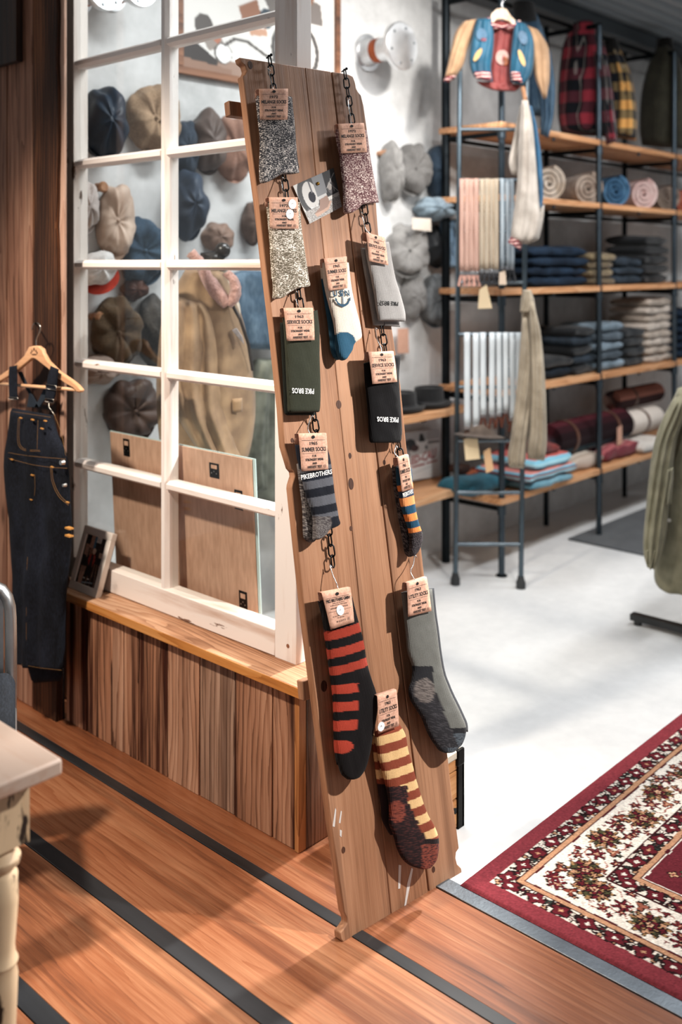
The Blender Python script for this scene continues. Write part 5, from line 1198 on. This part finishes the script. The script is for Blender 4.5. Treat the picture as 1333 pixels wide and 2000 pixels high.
folded(Xf(1015), Xf(1090), .506, .06, stripes(('#8fc6da', '#a9d8e6', '#7fb9cf', '#b55a55'), 2, .07), 'light blue folded blanket with red rim on top of the pile', 'blanket', 'folded blankets on the lowest shelf', 2.80, 3.16, 7, 'folded_blanket')
folded(Xf(1045), Xf(1075), .566, .05, cloth('#7a2f2b', '#4a1d1f', 30), 'small dark red patterned scarf folded above the blue blankets', 'scarf', None, 2.83, 3.1, 8, 'folded_scarf')
folded(Xf(1098), Xf(1176), .401, .085, stripes(('#b7a79a', '#a59587', '#c9bbad', '#6d5d55', '#b7a79a', '#c9bbad'), 1, .16), 'beige striped folded blanket beside the blue pile', 'blanket', 'folded blankets on the lowest shelf', 2.885, 3.17, 9, 'folded_blanket')
folded(Xf(1178), Xf(1252), .401, .085, stripes(('#a0575a', '#8a4549', '#c78b86', '#4f2b36', '#a0575a', '#6b3038'), 1, .13), 'red striped folded blanket right of the beige one', 'blanket', 'folded blankets on the lowest shelf', 2.885, 3.17, 10, 'folded_blanket')
folded(Xf(936), Xf(1000, 2.95), .401, .07, cloth('#2f6d80', '#1c4554', 14), 'teal cloth folded at the left end of the lowest shelf', 'cloth', None, 2.95, 3.18, 11, 'folded_cloth')
# ---- rolled blankets
def roll(px, Rp, z, mat, label, core, Y0=2.93, Y1=3.19):
    X = Xf(px, Y0); d = (Vector((X, Y0, z)) - CAM).dot(FW); R = Rp * d / F
    t = thing('rolled_blanket', label, 'blanket', loc=(X, 3.0, z), group='rolled blankets on the second shelf')
    N = 90; turns = 3.2; inn_, ou = [], []
    for i in range(N + 1):
        a = turns * math.tau * i / N; r_ = R * (.16 + .84 * i / N); pt_ = R * .84 / turns * .72
        ro_, ri_ = r_, max(r_ - pt_, .001); sq_ = 1 - .06 * math.cos(2 * a)
        ou.append((ro_ * math.cos(a), ro_ * math.sin(a) * sq_)); inn_.append((ri_ * math.cos(a), ri_ * math.sin(a) * sq_))
    low = min(p[1] for p in ou)
    rings = []
    for i in range(N + 1):
        o_, i_ = ou[i], inn_[i]; f0 = .004 * math.sin(i * .7)
        rings.append([Vector((X + o_[0], Y0 + f0, z + o_[1] - low)), Vector((X + i_[0], Y0 + .004 + f0, z + i_[1] - low)), Vector((X + i_[0], Y1, z + i_[1] - low)), Vector((X + o_[0], Y1, z + o_[1] - low))])
    RT_ = Matrix.Translation((X, Y0, 0)) @ Matrix.Rotation(math.radians(-36), 4, 'Z') @ Matrix.Translation((-X, -Y0, 0))
    mb = MB(); mb.ring([[RT_ @ p for p in r_] for r_ in rings]); mb.build('spiral', mat, t, smooth=50)
    mb = MB(); mb.cyl(RT_ @ Vector((X, Y0 + .03, z - low)), RT_ @ Vector((X, Y1 - .01, z - low)), R * .15, n=14); mb.build('core', core, t, smooth=60)
z2 = 1.9555
roll(1074, 36, z2, cloth('#b3a89c', '#8c7c6c', 18), 'grey cream rolled blanket with orange edge beside the ladder', cloth('#5b4a40'))
roll(1150, 33, z2, cloth('#b3a396', '#88776a', 18), 'beige rolled blanket left of the shelf post on the second shelf', cloth('#6d6058'))
roll(1204, 32, z2, denim('#5f88a8', '#2f4d68', 60), 'blue rolled blanket right of the shelf post', cloth('#22384c'))
roll(1259, 31, z2, cloth('#d3bdb8', '#b38d88', 18), 'pink and white rolled blanket next to the blue one', cloth('#8d4b48'))
roll(1306, 27, z2, cloth('#9c8d80', '#6f6158', 18), 'grey brown rolled blanket in front of the second post', cloth('#b56a4c'))
roll(1340, 24, z2, cloth('#c26f55', '#8d4838', 18), 'rust coloured rolled blanket at the right end', cloth('#6d3528'))
def hroll(px0, px1, Y, zc, R, cols, label, straps=(), z_tag=None):
    x0, x1 = Xf(px0, Y - R), Xf(px1, Y - R); t = thing('strapped_blanket_roll', label, 'blanket', loc=((x0 + x1) / 2, Y, zc - R))
    n = 40; rings = []; cs = []
    for x, s in ((x0, .55), (x0, .98), (x0 + .008, 1), (lerp(x0, x1, .5), 1.02), (x1 - .008, 1), (x1, .98), (x1, .55)):
        rings.append([Vector((x, Y + R * s * math.cos(math.tau * k / n), zc + R * s * math.sin(math.tau * k / n))) for k in range(n)])
        cs.append([lin(cols[int((k + n * .5) / n * len(cols)) % len(cols)]) for k in range(n)])
    mb = MB(); mb.ring(rings, True, False, cs); mb.build('roll', printed(.95, .4), t, smooth=40)
    for s in straps:
        x = lerp(x0, x1, s); mb = MB(); mb.ring([[Vector((x + dx, Y + rr2 * math.cos(math.tau * k / 32), zc + rr2 * math.sin(math.tau * k / 32))) for k in range(32)] for dx, rr2 in ((-.014, R * 1.0), (-.014, R * 1.06), (.014, R * 1.06), (.014, R * 1.0))]); mb.build('leather_strap', cloth('#5b3522', '#3a2115', 20, .5), t, smooth=40)
        if s > .6:
            fr = FY(Y - R * 1.08); xx, zz_ = x - .02, zc + .01
            MB().prism([(xx - .03, zz_), (xx + .03, zz_ + .01), (xx + .035, zz_ - .10), (xx - .03, zz_ - .11)], fr, -.001, .001).build('paper_tag', KR, t)
SER = ['#23181a', '#301a1e', '#4a2228', '#5b2a2e', '#8d4a4c', '#b98482', '#cfa6a0', '#d9cfc8', '#7fa9b8', '#a9c3c9', '#3c4a52', '#2a2123']
hroll(1100, 1240, 3.0, .585, .095, SER[::-1], 'striped serape blanket roll with leather straps on the lowest shelf', (.2, .78))
hroll(1243, 1300, 3.0, .57, .075, ['#c9beb4', '#b5a89c', '#d6ccc2'], 'pale beige blanket roll with one leather strap at the right', (.45,))
hroll(1215, 1300, 3.06, .72, .065, ['#3a2a2a', '#8d5a52', '#c9a79c', '#4a3a3c', '#a06a5c'], 'dark multicoloured blanket roll on top of the pale beige roll', (.35,))
folded(Xf(1240), Xf(1292), .401, .075, cloth('#d9d3cc', '#b3aba3'), 'white folded blanket under the pale beige roll', 'blanket', 'folded blankets on the lowest shelf', 2.84, 3.16, 14, 'folded_blanket')
# ---- small goods at the left end of the lowest shelf
for i, (px, w_, z, h, c, lb) in enumerate(((918, .10, .436, .05, '#8d4a30', 'tan leather wallet at the left end of the lowest shelf'), (938, .10, .436, .045, '#6b3423', 'reddish brown leather wallet beside the tan one'), (905, .09, .486, .04, '#3a2720', 'dark brown leather case on top of the wallets'))):
    X = Xf(px, 3.13); mb = MB().span((X - w_ / 2, 3.11, z), (X + w_ / 2, 3.2, z + h)); o = mb.build('leather_wallet', cloth(c, None, 20, .45, 0, .2), bevel=.012, seg=3, M=Matrix.Translation((X, 3.15, z))); tag(o, lb, 'wallet')
# ================================================================== clothes on the rail
def garment(name, label, cat, d, px, parts, base):
    fr = FD(d, px); t = thing(name, label, cat, M=Matrix.Translation(fr.wp(*base)))
    for (pn, rows, off, th, mat, cr, wr, seed) in parts:
        mb = MB(); puff(mb, fr, rows, off, th, 40, 22, cr, wr, seed, 2.3, .07); mb.build(pn, mat, t, smooth=180)
    return fr, t
PLR, PLY = plaid('#8a2f3a', '#14161b', '#4a242c', 7.5), plaid('#d9a05b', '#1d2026', '#7d6a4a', 8.5)
garment('flannel_shirt', 'red and black checked flannel shirt on the rail behind the shelf post', 'shirt', 6.0, 1145, [('body', [(1112, 62, 1160, 50), (1100, 90, 1180, 85), (1092, 150, 1190, 140), (1090, 220, 1196, 210), (1096, 262, 1200, 268)], 0, .20, PLR, ID, (.014, 9), 1), ('sleeve', [(1160, 100, 1186, 104), (1166, 170, 1197, 170), (1174, 235, 1204, 235), (1186, 282, 1206, 276)], .11, .09, PLR, ID, (.008, 14), 2), ('collar', [(1120, 46, 1162, 42), (1118, 60, 1166, 58), (1116, 76, 1168, 74)], .03, .16, PLR, ID, (.004, 20), 3)], (1145, 268))
garment('flannel_shirt', 'yellow and black checked flannel shirt on the rail right of the post', 'shirt', 6.35, 1220, [('body', [(1182, 96, 1210, 92), (1184, 130, 1224, 122), (1190, 165, 1236, 160), (1192, 220, 1244, 220), (1192, 268, 1244, 274)], 0, .2, PLY, ID, (.012, 10), 4), ('collar', [(1180, 76, 1206, 76), (1180, 92, 1212, 92), (1182, 112, 1214, 108)], .02, .15, cloth('#22201f', '#141312'), ID, (.004, 18), 5)], (1220, 272))
garment('wool_jacket', 'dark olive wool jacket on the rail left of the second post', 'jacket', 6.75, 1290, [('body', [(1284, 92, 1312, 88), (1268, 125, 1328, 120), (1254, 180, 1340, 180), (1250, 250, 1345, 250), (1254, 284, 1345, 292)], 0, .24, cloth('#3a382c', '#24221b'), ID, (.012, 9), 6), ('collar', [(1284, 78, 1314, 74), (1282, 92, 1318, 90), (1278, 108, 1322, 106)], .02, .16, cloth('#1d1c19', '#121110'), ID, (.004, 18), 7)], (1295, 288))
garment('wool_jacket', 'pale grey jacket at the far right of the clothes rail', 'jacket', 7.1, 1345, [('body', [(1330, 110, 1360, 105), (1318, 150, 1375, 150), (1318, 230, 1380, 230), (1320, 288, 1380, 296)], 0, .22, cloth('#8b847b', '#6a645c'), ID, (.012, 9), 8)], (1345, 290))
DJ = denim('#5f7688', '#35495c', 90)
garment('denim_jacket', 'faded denim jacket hanging behind the blue varsity jacket', 'jacket', 5.35, 1040, [('body', [(1000, 22, 1046, 18), (1000, 60, 1064, 66), (1008, 120, 1078, 126), (1020, 180, 1083, 186), (1035, 225, 1080, 230)], 0, .16, DJ, ID, (.012, 10), 9), ('sleeve', [(1040, 80, 1076, 100), (1050, 160, 1085, 170), (1056, 220, 1082, 226), (1056, 262, 1072, 270)], .08, .09, DJ, ID, (.01, 14), 10), ('collar', [(1002, 6, 1044, 6), (1002, 24, 1048, 24), (1004, 48, 1052, 46)], .03, .15, cloth('#1e1d1d', '#121212'), ID, (.004, 16), 11)], (1040, 262))
# ================================================================== LADDER
ld = thing('pipe_ladder', 'grey steel pipe ladder leaning at the corner of the shelf', 'ladder', M=Matrix.Translation(at_z(955, 1148, 0)))
l0, l1 = at_z(890, 1142, .0), at_z(1018, 1149, .0); h0, h1 = at_d(899, 128, 5.02), at_d(1030, 128, 4.96)
for a, b in ((l0, h0), (l1, h1)):
    MB().tube([a + (b - a).normalized() * .03, b], .0125, 14).build('rail', metal('#5d6a73', .38, .1), ld, smooth=60)
    MB().lathe([(.024, 0), (.024, .03), (.018, .045), (.016, .06)], Matrix.Translation(a), 16).build('rubber_foot', plain('#26282a', .7), ld, smooth=40)
def rail_at(a, b, y):
    lo, hi = 0., 1.
    for _ in range(40):
        m_ = (lo + hi) / 2; p = lerp(a, b, m_); v = HOR - F * (p.z - H) / (p - CAM).dot(FW)
        if v > y: lo = m_
        else: hi = m_
    return lerp(a, b, (lo + hi) / 2)
for y in (253, 352, 452, 552, 653, 756, 860, 962, 1063):
    MB().cyl(rail_at(l0, h0, y), rail_at(l1, h1, y), .0105, n=12).build('rung', metal('#6d7880', .34, .1), ld, smooth=60)
# ---- braces hung over the rungs
FL = FD(4.86, 955); cL = crop(760, 640, 3.808); cU = crop(850, 0, 3.57)
def ribbon(par, x0, y0, x1, y1, w0, cols, off=.0, name='strap'):
    """flat elastic band, colours across its width, folded over the rung at the top"""
    n = len(cols); V_ = []; Fc = []; Cc = []; rows = [(y0 + 6, -.05), (y0 - 1, -.04), (y0 - 2, -.02), (y0 + 1, 0.0)] + [(lerp(y0, y1, k / 10), 0.004 * math.sin(k * 1.1 + x0)) for k in range(1, 11)]
    for (y, nn_) in rows:
        t_ = max(0, (y - y0) / (y1 - y0)); xc = lerp(x0, x1, t_)
        for k in range(n + 1):
            V_.append(FL.wp(xc + w0 * (k / n - .5), y, off + nn_)); Cc.append(lin(cols[min(k, n - 1)]))
    for j in range(len(rows) - 1):
        for k in range(n): Fc.append((j * (n + 1) + k, j * (n + 1) + k + 1, (j + 1) * (n + 1) + k + 1, (j + 1) * (n + 1) + k))
    o = MB().add(V_, Fc, Cc).build(name, printed(.9), par, smooth=180); so = o.modifiers.new('thick', 'SOLIDIFY'); so.thickness = .002; return o
def clip_(par, x, y, c, w_=11, h_=30, metalc='#b9bcc0'):
    MB().prism([FL.px(*p, .0) for p in ((x - w_ / 2, y), (x + w_ / 2, y), (x + w_ / 2, y + 7), (x - w_ / 2, y + 7))], FL, -.004, .006).build('buckle', metal(metalc, .3), par, bevel=.001)
    for s in (-1, 1):
        MB().prism([FL.px(*p, .0) for p in ((x, y + 7), (x + s * 4, y + 7), (x + s * 9, y + h_), (x + s * 4, y + h_ + 2))], FL, -.002, .003).build('leather_end', cloth(c, None, 20, .5, 0, .2), par, bevel=.001)
def braces(label, xs, y0, ys, w, cols, lc, mc='#b9bcc0'):
    t = thing('braces', label, 'braces', M=Matrix.Translation(FL.wp(xs[0], y0)), group='braces on the ladder')
    for i, x in enumerate(xs):
        yb = ys[i % len(ys)]; ribbon(t, x, y0, x + random.uniform(-1, 1.5), yb, w, cols, off=.005 * (i % 2)); clip_(t, x, yb, lc, w, 28, mc)
    return t
COR = ['#c9a999', '#a87a6c', '#b08375', '#d6c6b8', '#94685c', '#a87a6c', '#c9a999']
BEI = ['#bfae9b', '#96805f', '#cfc4b4', '#5a5045', '#cfc4b4', '#96805f', '#bfae9b']; BLW = ['#8fa0ac', '#c9d0d4', '#7388969'[:7], '#cfd5d8', '#8fa0ac']
braces('coral pink striped braces on the upper ladder rung', (903, 913, 922, 931), 351, (530,), 8.6, COR, '#c69788')
braces('beige and brown striped braces on the upper ladder rung', (942, 952, 961, 970), 351, (526,), 8.6, BEI, '#3a3a3d')
braces('pale blue and white striped braces on the upper ladder rung', (982, 992, 1001), 351, (520,), 8.0, BLW, '#2f3033')
WHB = ['#b9c1c6', '#d3d9dc', '#c3cbd0', '#d6dbdd', '#b3bbc0']
braces('pair of long white elastic braces at the left of the lower rung', (913, 930), 652, (832, 830), 12, WHB, '#4a342b')
braces('white elastic braces second from the left on the lower rung', (944, 962), 652, (808,), 11.5, WHB, '#5a3327')
braces('white elastic braces in the middle of the lower rung', (975, 988), 652, (806, 800), 10.5, WHB, '#5a3327')
braces('white elastic braces at the right of the lower rung beside the beige jacket', (1001, 1013), 652, (815, 820), 11, WHB, '#5a3327')
for (P, c, lb) in ((((906, 858), (933, 852), (938, 896), (910, 899)), '#d9c4a0', 'cream card price tag hanging under the white braces'), (((945, 882), (958, 874), (965, 918), (950, 924)), '#cda67e', 'narrow tan card price tag beside the cream one'), (((937, 566), (951, 556), (962, 602), (934, 603)), '#cdb896', 'pale card price tag below the beige striped braces'), (((976, 532), (988, 528), (990, 556), (975, 556)), '#d8c3ae', 'pinkish card price tag below the pale blue braces')):
    tag(MB().prism([FL.px(*p, .02) for p in P], FL, .0195, .0208).build('price_tag', plain(c, .7), M=Matrix.Translation(FL.wp(*P[0], .02))), lb, 'tag')
# hat hung on the ladder
hp = FL.wp(938, 848, -.06); M = Matrix.Translation(hp) @ Matrix.Rotation(math.radians(6), 4, 'Y')
t = thing('brimmed_hat', 'grey brown hat with a dark curled brim hooked on the ladder', 'hat', M=M)
mb = MB(); mb.lathe([(.125, -.012), (.128, -.008), (.085, .004), (.08, .03), (.07, .05), (.04, .056), (.001, .05)], M, 32); mb.build('crown', cloth('#6d6057', '#4d443e', 30), t, smooth=50)
mb = MB(); mb.lathe([(.12, -.014), (.131, -.012), (.131, -.006), (.12, -.006)], M, 32); mb.build('brim_edge', cloth('#2a2624'), t, smooth=50)
# ---- child's varsity jacket on its hanger
FV = FD(4.90, 970)
vh = thing('clothes_hanger', 'pale wooden hanger holding the blue varsity jacket', 'hanger', M=Matrix.Translation(FV.wp(*cU(470, 60))))
MB().prism([FV.px(*cU(*p), -.01) for p in ((384, 150), (392, 100), (430, 64), (470, 56), (500, 66), (530, 112), (575, 158), (560, 186), (515, 152), (470, 135), (425, 142), (405, 165))], FV, -.02, .0).build('yoke', wood('#b9987b', '#d9bda3', '#e6d3bf', 'X', .4, .45, .05, False, 0), vh, bevel=.004)
mb = MB(); mb.tube([Vector(p) for p in catmull([tuple(FV.wp(*cU(*p), -.01)) for p in ((470, 60), (470, 20), (490, -10), (480, -45), (450, -50), (440, -25))], 18)], .0025, 8); mb.build('hook', HK, vh, smooth=180)
vj = thing('varsity_jacket', 'small blue varsity jacket with tan sleeves and red lining at the ladder top', 'jacket', M=Matrix.Translation(FV.wp(*cU(460, 620))))
BLU = cloth('#22566f', '#183f53', 12, .5, .1, .2); TAN = cloth('#b3906f', '#8f7155', 12, .6, .1, .2); RED = cloth('#8a4340', '#6a2e2d', 12, .6, .1, .2); RIB = stripes(('#e3cfc6', '#a04540', '#22304a', '#a04540'), 2, .016)
for (pn, rows, off, th, mat, sd) in (('lining', [(390, 140, 560, 150), (400, 300, 545, 300), (385, 450, 535, 450), (400, 600, 545, 605)], -.03, .03, RED, 1),
        ('sleeve', [(200, 150, 300, 130), (140, 230, 262, 250), (110, 350, 225, 350), (85, 470, 200, 450), (66, 550, 150, 530)], .0, .085, TAN, 2), ('sleeve', [(635, 175, 715, 205), (655, 290, 785, 310), (680, 420, 802, 420), (700, 550, 800, 560), (740, 650, 785, 650), (755, 690, 780, 684)], .0, .085, TAN, 3),
        ('front_panel', [(290, 130, 395, 125), (262, 230, 412, 250), (240, 380, 404, 390), (246, 470, 392, 470), (275, 540, 405, 575)], .035, .06, BLU, 4), ('front_panel', [(560, 140, 640, 170), (540, 260, 688, 270), (528, 400, 690, 420), (522, 500, 672, 520), (528, 570, 620, 600)], .035, .06, BLU, 5),
        ('hem_rib', [(270, 500, 385, 500), (276, 525, 392, 528), (292, 552, 395, 560)], .05, .05, RIB, 6), ('hem_rib', [(530, 500, 600, 510), (532, 530, 606, 540), (536, 560, 612, 580)], .05, .05, RIB, 7), ('hem_rib', [(285, 566, 600, 590), (330, 600, 590, 615), (400, 628, 560, 638)], -.02, .05, RED, 8),
        ('cuff', [(62, 545, 150, 528), (62, 560, 140, 545), (66, 574, 110, 562)], .0, .06, RIB, 9)):
    mb = MB(); puff(mb, FV, rows, off, th, 30, 18, cU, (.006, 16), sd, 2.3, .08); mb.build(pn, mat, vj, smooth=180)
mb = MB(); mb.tube([FV.wp(*cU(*p), o_) for p, o_ in (((372, 125), .03), ((390, 165), .045), ((420, 185), .04), ((470, 190), -.01), ((530, 185), .04), ((565, 172), .045), ((590, 150), .03))], .010, 8); mb.build('collar_rib', RIB, vj, smooth=180)
for (x, y, rx, ry, c, rt) in ((325, 240, 38, 42, '#4f6a80', 0), (340, 275, 20, 12, '#8d5560', 0), (300, 382, 18, 52, '#b79a6b', .55), (615, 262, 30, 50, '#5a7186', -.3), (606, 405, 17, 62, '#b79a6b', -.35), (470, 400, 45, 52, '#b3938a', 0), (490, 425, 22, 30, '#a8613f', 0)):
    P = [(x + rx * math.cos(a) * math.cos(rt) - ry * math.sin(a) * math.sin(rt), y + rx * math.cos(a) * math.sin(rt) + ry * math.sin(a) * math.cos(rt)) for a in np.linspace(0, math.tau, 19)[:-1]]
    o_ = .068 if x < 380 or x > 560 else -.012
    MB().prism([FV.px(*cU(*p), o_) for p in P], FV, o_ - .012, o_ + .002).build('patch', cloth(c, None, 80), vj)
# ---- cream satin jacket and beige jacket hanging on the ladder rail
SAT, SBL = cloth('#bdb4aa', '#92887e', 10, .45, .1, .2), cloth('#2f6488', '#234a66', 10, .45, .1, .2)
FS = FD(4.72, 1028)
t = thing('souvenir_jacket', 'cream and blue satin jacket hanging from the upper ladder rail', 'jacket', M=Matrix.Translation(FS.wp(1020, 490)))
for (pn, rows, off, th, mat, sd) in (('sleeve', [(606, 700, 650, 700), (590, 850, 680, 850), (580, 1050, 700, 1050), (575, 1250, 716, 1250), (560, 1400, 726, 1400), (540, 1550, 742, 1550), (530, 1650, 712, 1660), (545, 1690, 650, 1705)], .04, .12, SAT, 1), ('sleeve', [(596, 735, 622, 735), (550, 950, 604, 950), (514, 1130, 592, 1130), (535, 1215, 590, 1222)], -.04, .08, SAT, 2),
        ('body', [(640, 730, 676, 740), (660, 900, 716, 900), (680, 1150, 748, 1150), (690, 1350, 757, 1350), (706, 1480, 748, 1460)], -.03, .12, SBL, 3), ('body', [(716, 1480, 766, 1420), (685, 1560, 757, 1530), (660, 1650, 737, 1625), (680, 1690, 722, 1672)], -.03, .1, SAT, 4), ('cuff', [(528, 1650, 612, 1690), (518, 1668, 606, 1716), (508, 1690, 600, 1745)], .04, .10, RIB, 5)):
    mb = MB(); puff(mb, FS, rows, off, th, 40, 18, cU, (.010, 14), sd, 2.2, .06); mb.build(pn, mat, t, smooth=180)
pk = FS.wp(*cU(625, 690), .0); mb = MB(); mb.cyl(FS.wp(*cU(615, 615), -.14), FS.wp(*cU(630, 690), .02), .012, .010, 12); tag(mb.build('coat_peg', PG, smooth=60, M=Matrix.Translation(pk)), 'pale wooden peg on the ladder above the cream satin jacket', 'peg')
BEJ = cloth('#a89c89', '#877b69', 12, .85, .1, .3)
FS2 = FD(4.72, 1030)
t = thing('cotton_jacket', 'beige cotton jacket hanging from the lower ladder rail', 'jacket', M=Matrix.Translation(FS2.wp(1028, 912)))
for (pn, rows, off, th, mat, sd) in (('body', [(1025, 570, 1036, 571), (1021, 600, 1046, 602), (1018, 650, 1055, 650), (1013, 720, 1062, 720), (1008, 800, 1066, 800), (1006, 860, 1068, 855)], -.02, .14, BEJ, 6), ('sleeve', [(1022, 620, 1030, 620), (1016, 690, 1040, 690), (1006, 790, 1038, 790), (997, 860, 1030, 865), (992, 890, 1028, 892), (995, 913, 1024, 915)], .05, .10, BEJ, 7), ('sleeve', [(1036, 590, 1043, 590), (1034, 650, 1057, 650), (1036, 750, 1066, 750), (1034, 840, 1069, 845), (1030, 876, 1068, 876), (1032, 896, 1064, 900)], .06, .10, BEJ, 8), ('collar', [(1022, 566, 1038, 566), (1018, 585, 1044, 585), (1016, 610, 1048, 610)], .02, .10, BEJ, 9)):
    mb = MB(); puff(mb, FS2, rows, off, th, 40, 18, ID, (.010, 14), sd, 2.2, .06); mb.build(pn, mat, t, smooth=180)
F34 = FY(3.26)
t = thing('denim_shirt', 'washed blue denim shirt on the wall between the caps and the ladder', 'shirt', M=Matrix.Translation(F34.wp(880, 520)))
mb = MB(); puff(mb, F34, [(868, 428, 890, 428), (864, 450, 892, 450), (866, 490, 892, 490), (870, 525, 892, 525)], 0, .10, 24, 14, ID, (.01, 14), 3, 2.3, .08); mb.build('body', denim('#8da6ba', '#5b7389', 90), t, smooth=180)
# ================================================================== wall shelves left of the pipe shelf
for (z, x1, yb, lb, bx) in ((.85, 4.33, 3.09, 'upper wooden wall shelf carrying the black hats', 3.98), (.434, 4.42, 3.07, 'lower wooden wall shelf carrying the picture sign', 3.98)):
    t = thing('wall_shelf', lb, 'shelf', loc=(3.8, 3.34, z))
    fr = Frame((0, 0, z), (1, 0, 0), (0, 1, 0))
    edge = [(x, yb + .010 * fbm((x, 0, z), 5)) for x in np.linspace(3.2, x1, 24)]
    MB().prism(edge + [(x1, 3.348), (3.2, 3.348)], fr, -.04, 0).build('board', SW, t, bevel=.004)
    for x in (3.35, bx):
        MB().span((x - .018, 3.11, z - .052), (x + .018, 3.345, z - .042)).span((x - .018, 3.335, z - .22), (x + .018, 3.347, z - .042)).build('bracket', STD, t, bevel=.002)
def porkpie(px, py, z, R, h, label):
    p = at_y(px, py, 3.20); p.z = z; M = Matrix.Translation(p); t = thing('felt_hat', label, 'hat', M=M, group='black felt hats')
    FE = cloth('#1b1b1c', '#111112', 60)
    mb = MB(); mb.lathe([(R * .99, .028), (R, .022), (R * .9, .006), (R * .72, .002), (R * .68, .004), (R * .66, .03), (R * .62, h * .85), (R * .60, h), (R * .54, h * 1.01), (R * .48, h * .9), (.001, h * .88)], M, 40, fn=lambda a, zz: 1 + .12 * math.cos(2 * a)); mb.build('felt', FE, t, smooth=50)
    mb = MB(); mb.lathe([(R * .69, .006), (R * .70, .008), (R * .675, .038), (R * .66, .036)], M, 40, fn=lambda a, zz: 1 + .12 * math.cos(2 * a)); mb.build('hat_band', cloth('#3a3a3c', '#2a2a2c', 30, .5), t, smooth=50)
porkpie(838, 785, .8505, .125, .105, 'black felt pork pie hat on the upper wall shelf')
porkpie(783, 800, .8505, .125, .10, 'black felt hat on the upper wall shelf half hidden by the board')
# ---- picture sign on the lower wall shelf
FSg = FY(3.30); ps = [(786, 846), (858, 838), (860, 930), (795, 940)]
Q = Quad(FSg, 0, *ps); sg = thing('picture_sign', 'white picture sign with slanting red lettering on the lower wall shelf', 'sign', M=Matrix.Translation(FSg.wp(828, 935)))
mb = MB(); Q.rect(mb, 0, 0, 1, 1, 0, .01); mb.build('board', plain('#e4e5e5', .5), sg)
cv = Canvas(70, 84, '#e3e4e4'); cv.rect(0, 0, 1, .2, '#a9a9aa'); cv.ell(.18, .26, .16, .12, '#3d4145'); cv.poly([(.46, .06), (.54, .06), (.6, .22), (.42, .22)], '#2c2f30'); cv.ell(.30, .34, .12, .07, '#5b4a4b'); cv.rect(.68, .22, 1, .28, '#7d7d7c'); cv.ell(.62, .35, .035, .05, '#59656c'); cv.line(.1, .3, .14, .5, .02, '#7d8388')
cv.line(.2, .86, .75, .76, .012, '#c9cbcc'); mb = MB(); Q.picture(mb, cv.a, .0008); mb.build('print', printed(.5), sg)
mb = MB(); Q2 = Quad(FSg, .0012, (800, 893), (853, 874), (855, 893), (803, 908)); Q2.text(mb, 'ED-CAU', 0, 0, 1, 1, .0004, .03, .4); Q2.rect(mb, 0.02, -.42, .5, -.22, .0004); Q2.rect(mb, .56, -.38, .98, -.22, .0004); mb.build('lettering', plain('#9c4442', .7), sg)
# ================================================================== garment rack at the right edge
rk = thing('garment_rack', 'low black steel garment rack at the right edge holding the green jacket', 'rack', loc=(4.65, 1.8, 0))
RKM = plain('#1c1d1e', .35)
for x in (4.13, 5.25):
    MB().span((x - .022, 1.50, .018), (x + .022, 2.06, .048)).build('foot_bar', RKM, rk, bevel=.004)
    for y in (1.53, 2.03): MB().lathe([(.018, 0), (.018, .018)], Matrix.Translation((x, y, 0)), 14).build('glide', RKM, rk, smooth=40)
    MB().cyl((x, 1.72, .04), (x, 1.72, 1.32), .016, n=14).build('upright', RKM, rk, smooth=60)
MB().cyl((4.10, 1.72, 1.32), (5.28, 1.72, 1.32), .016, n=14).build('top_rail', RKM, rk, smooth=60)
GRN = cloth('#8d8973', '#676450', 12, .85, .1, .3); cg = crop(1030, 680, 3.703)
FG = FD(4.32, 1310); t = thing('field_jacket', 'sage green field jacket on the rack at the right edge', 'jacket', M=Matrix.Translation(FG.wp(1320, 1150)))
for (pn, rows, off, th, mat, sd) in (('body', [(1090, 290, 1420, 200), (1040, 420, 1480, 400), (1010, 650, 1500, 650), (990, 950, 1500, 950), (970, 1200, 1500, 1200), (945, 1420, 1500, 1420), (920, 1600, 1500, 1620), (930, 1700, 1480, 1730), (985, 1745, 1400, 1760)], -.02, .26, GRN, 1), ('sleeve', [(1060, 360, 1180, 330), (985, 500, 1150, 480), (930, 650, 1090, 640), (896, 820, 1062, 820), (875, 1000, 1045, 1000), (858, 1180, 1025, 1180), (843, 1350, 1010, 1330), (842, 1470, 985, 1460), (870, 1565, 935, 1575)], .13, .13, GRN, 2), ('sleeve_pocket', [(1010, 880, 1060, 860), (1000, 960, 1060, 950), (990, 1050, 1050, 1050), (985, 1120, 1045, 1130)], .18, .05, GRN, 3), ('cuff', [(842, 1440, 985, 1425), (845, 1500, 975, 1490), (868, 1572, 938, 1580)], .13, .12, GRN, 4)):
    mb = MB(); puff(mb, FG, rows, off, th, 50, 24, cg, (.016, 10), sd, 2.2, .05); mb.build(pn, mat, t, smooth=180)
MB().cyl(FG.wp(*cg(1030, 1245), .19), FG.wp(*cg(1030, 1245), .205), .008, n=12).build('button', metal('#c9c4b8', .3), t, smooth=40)
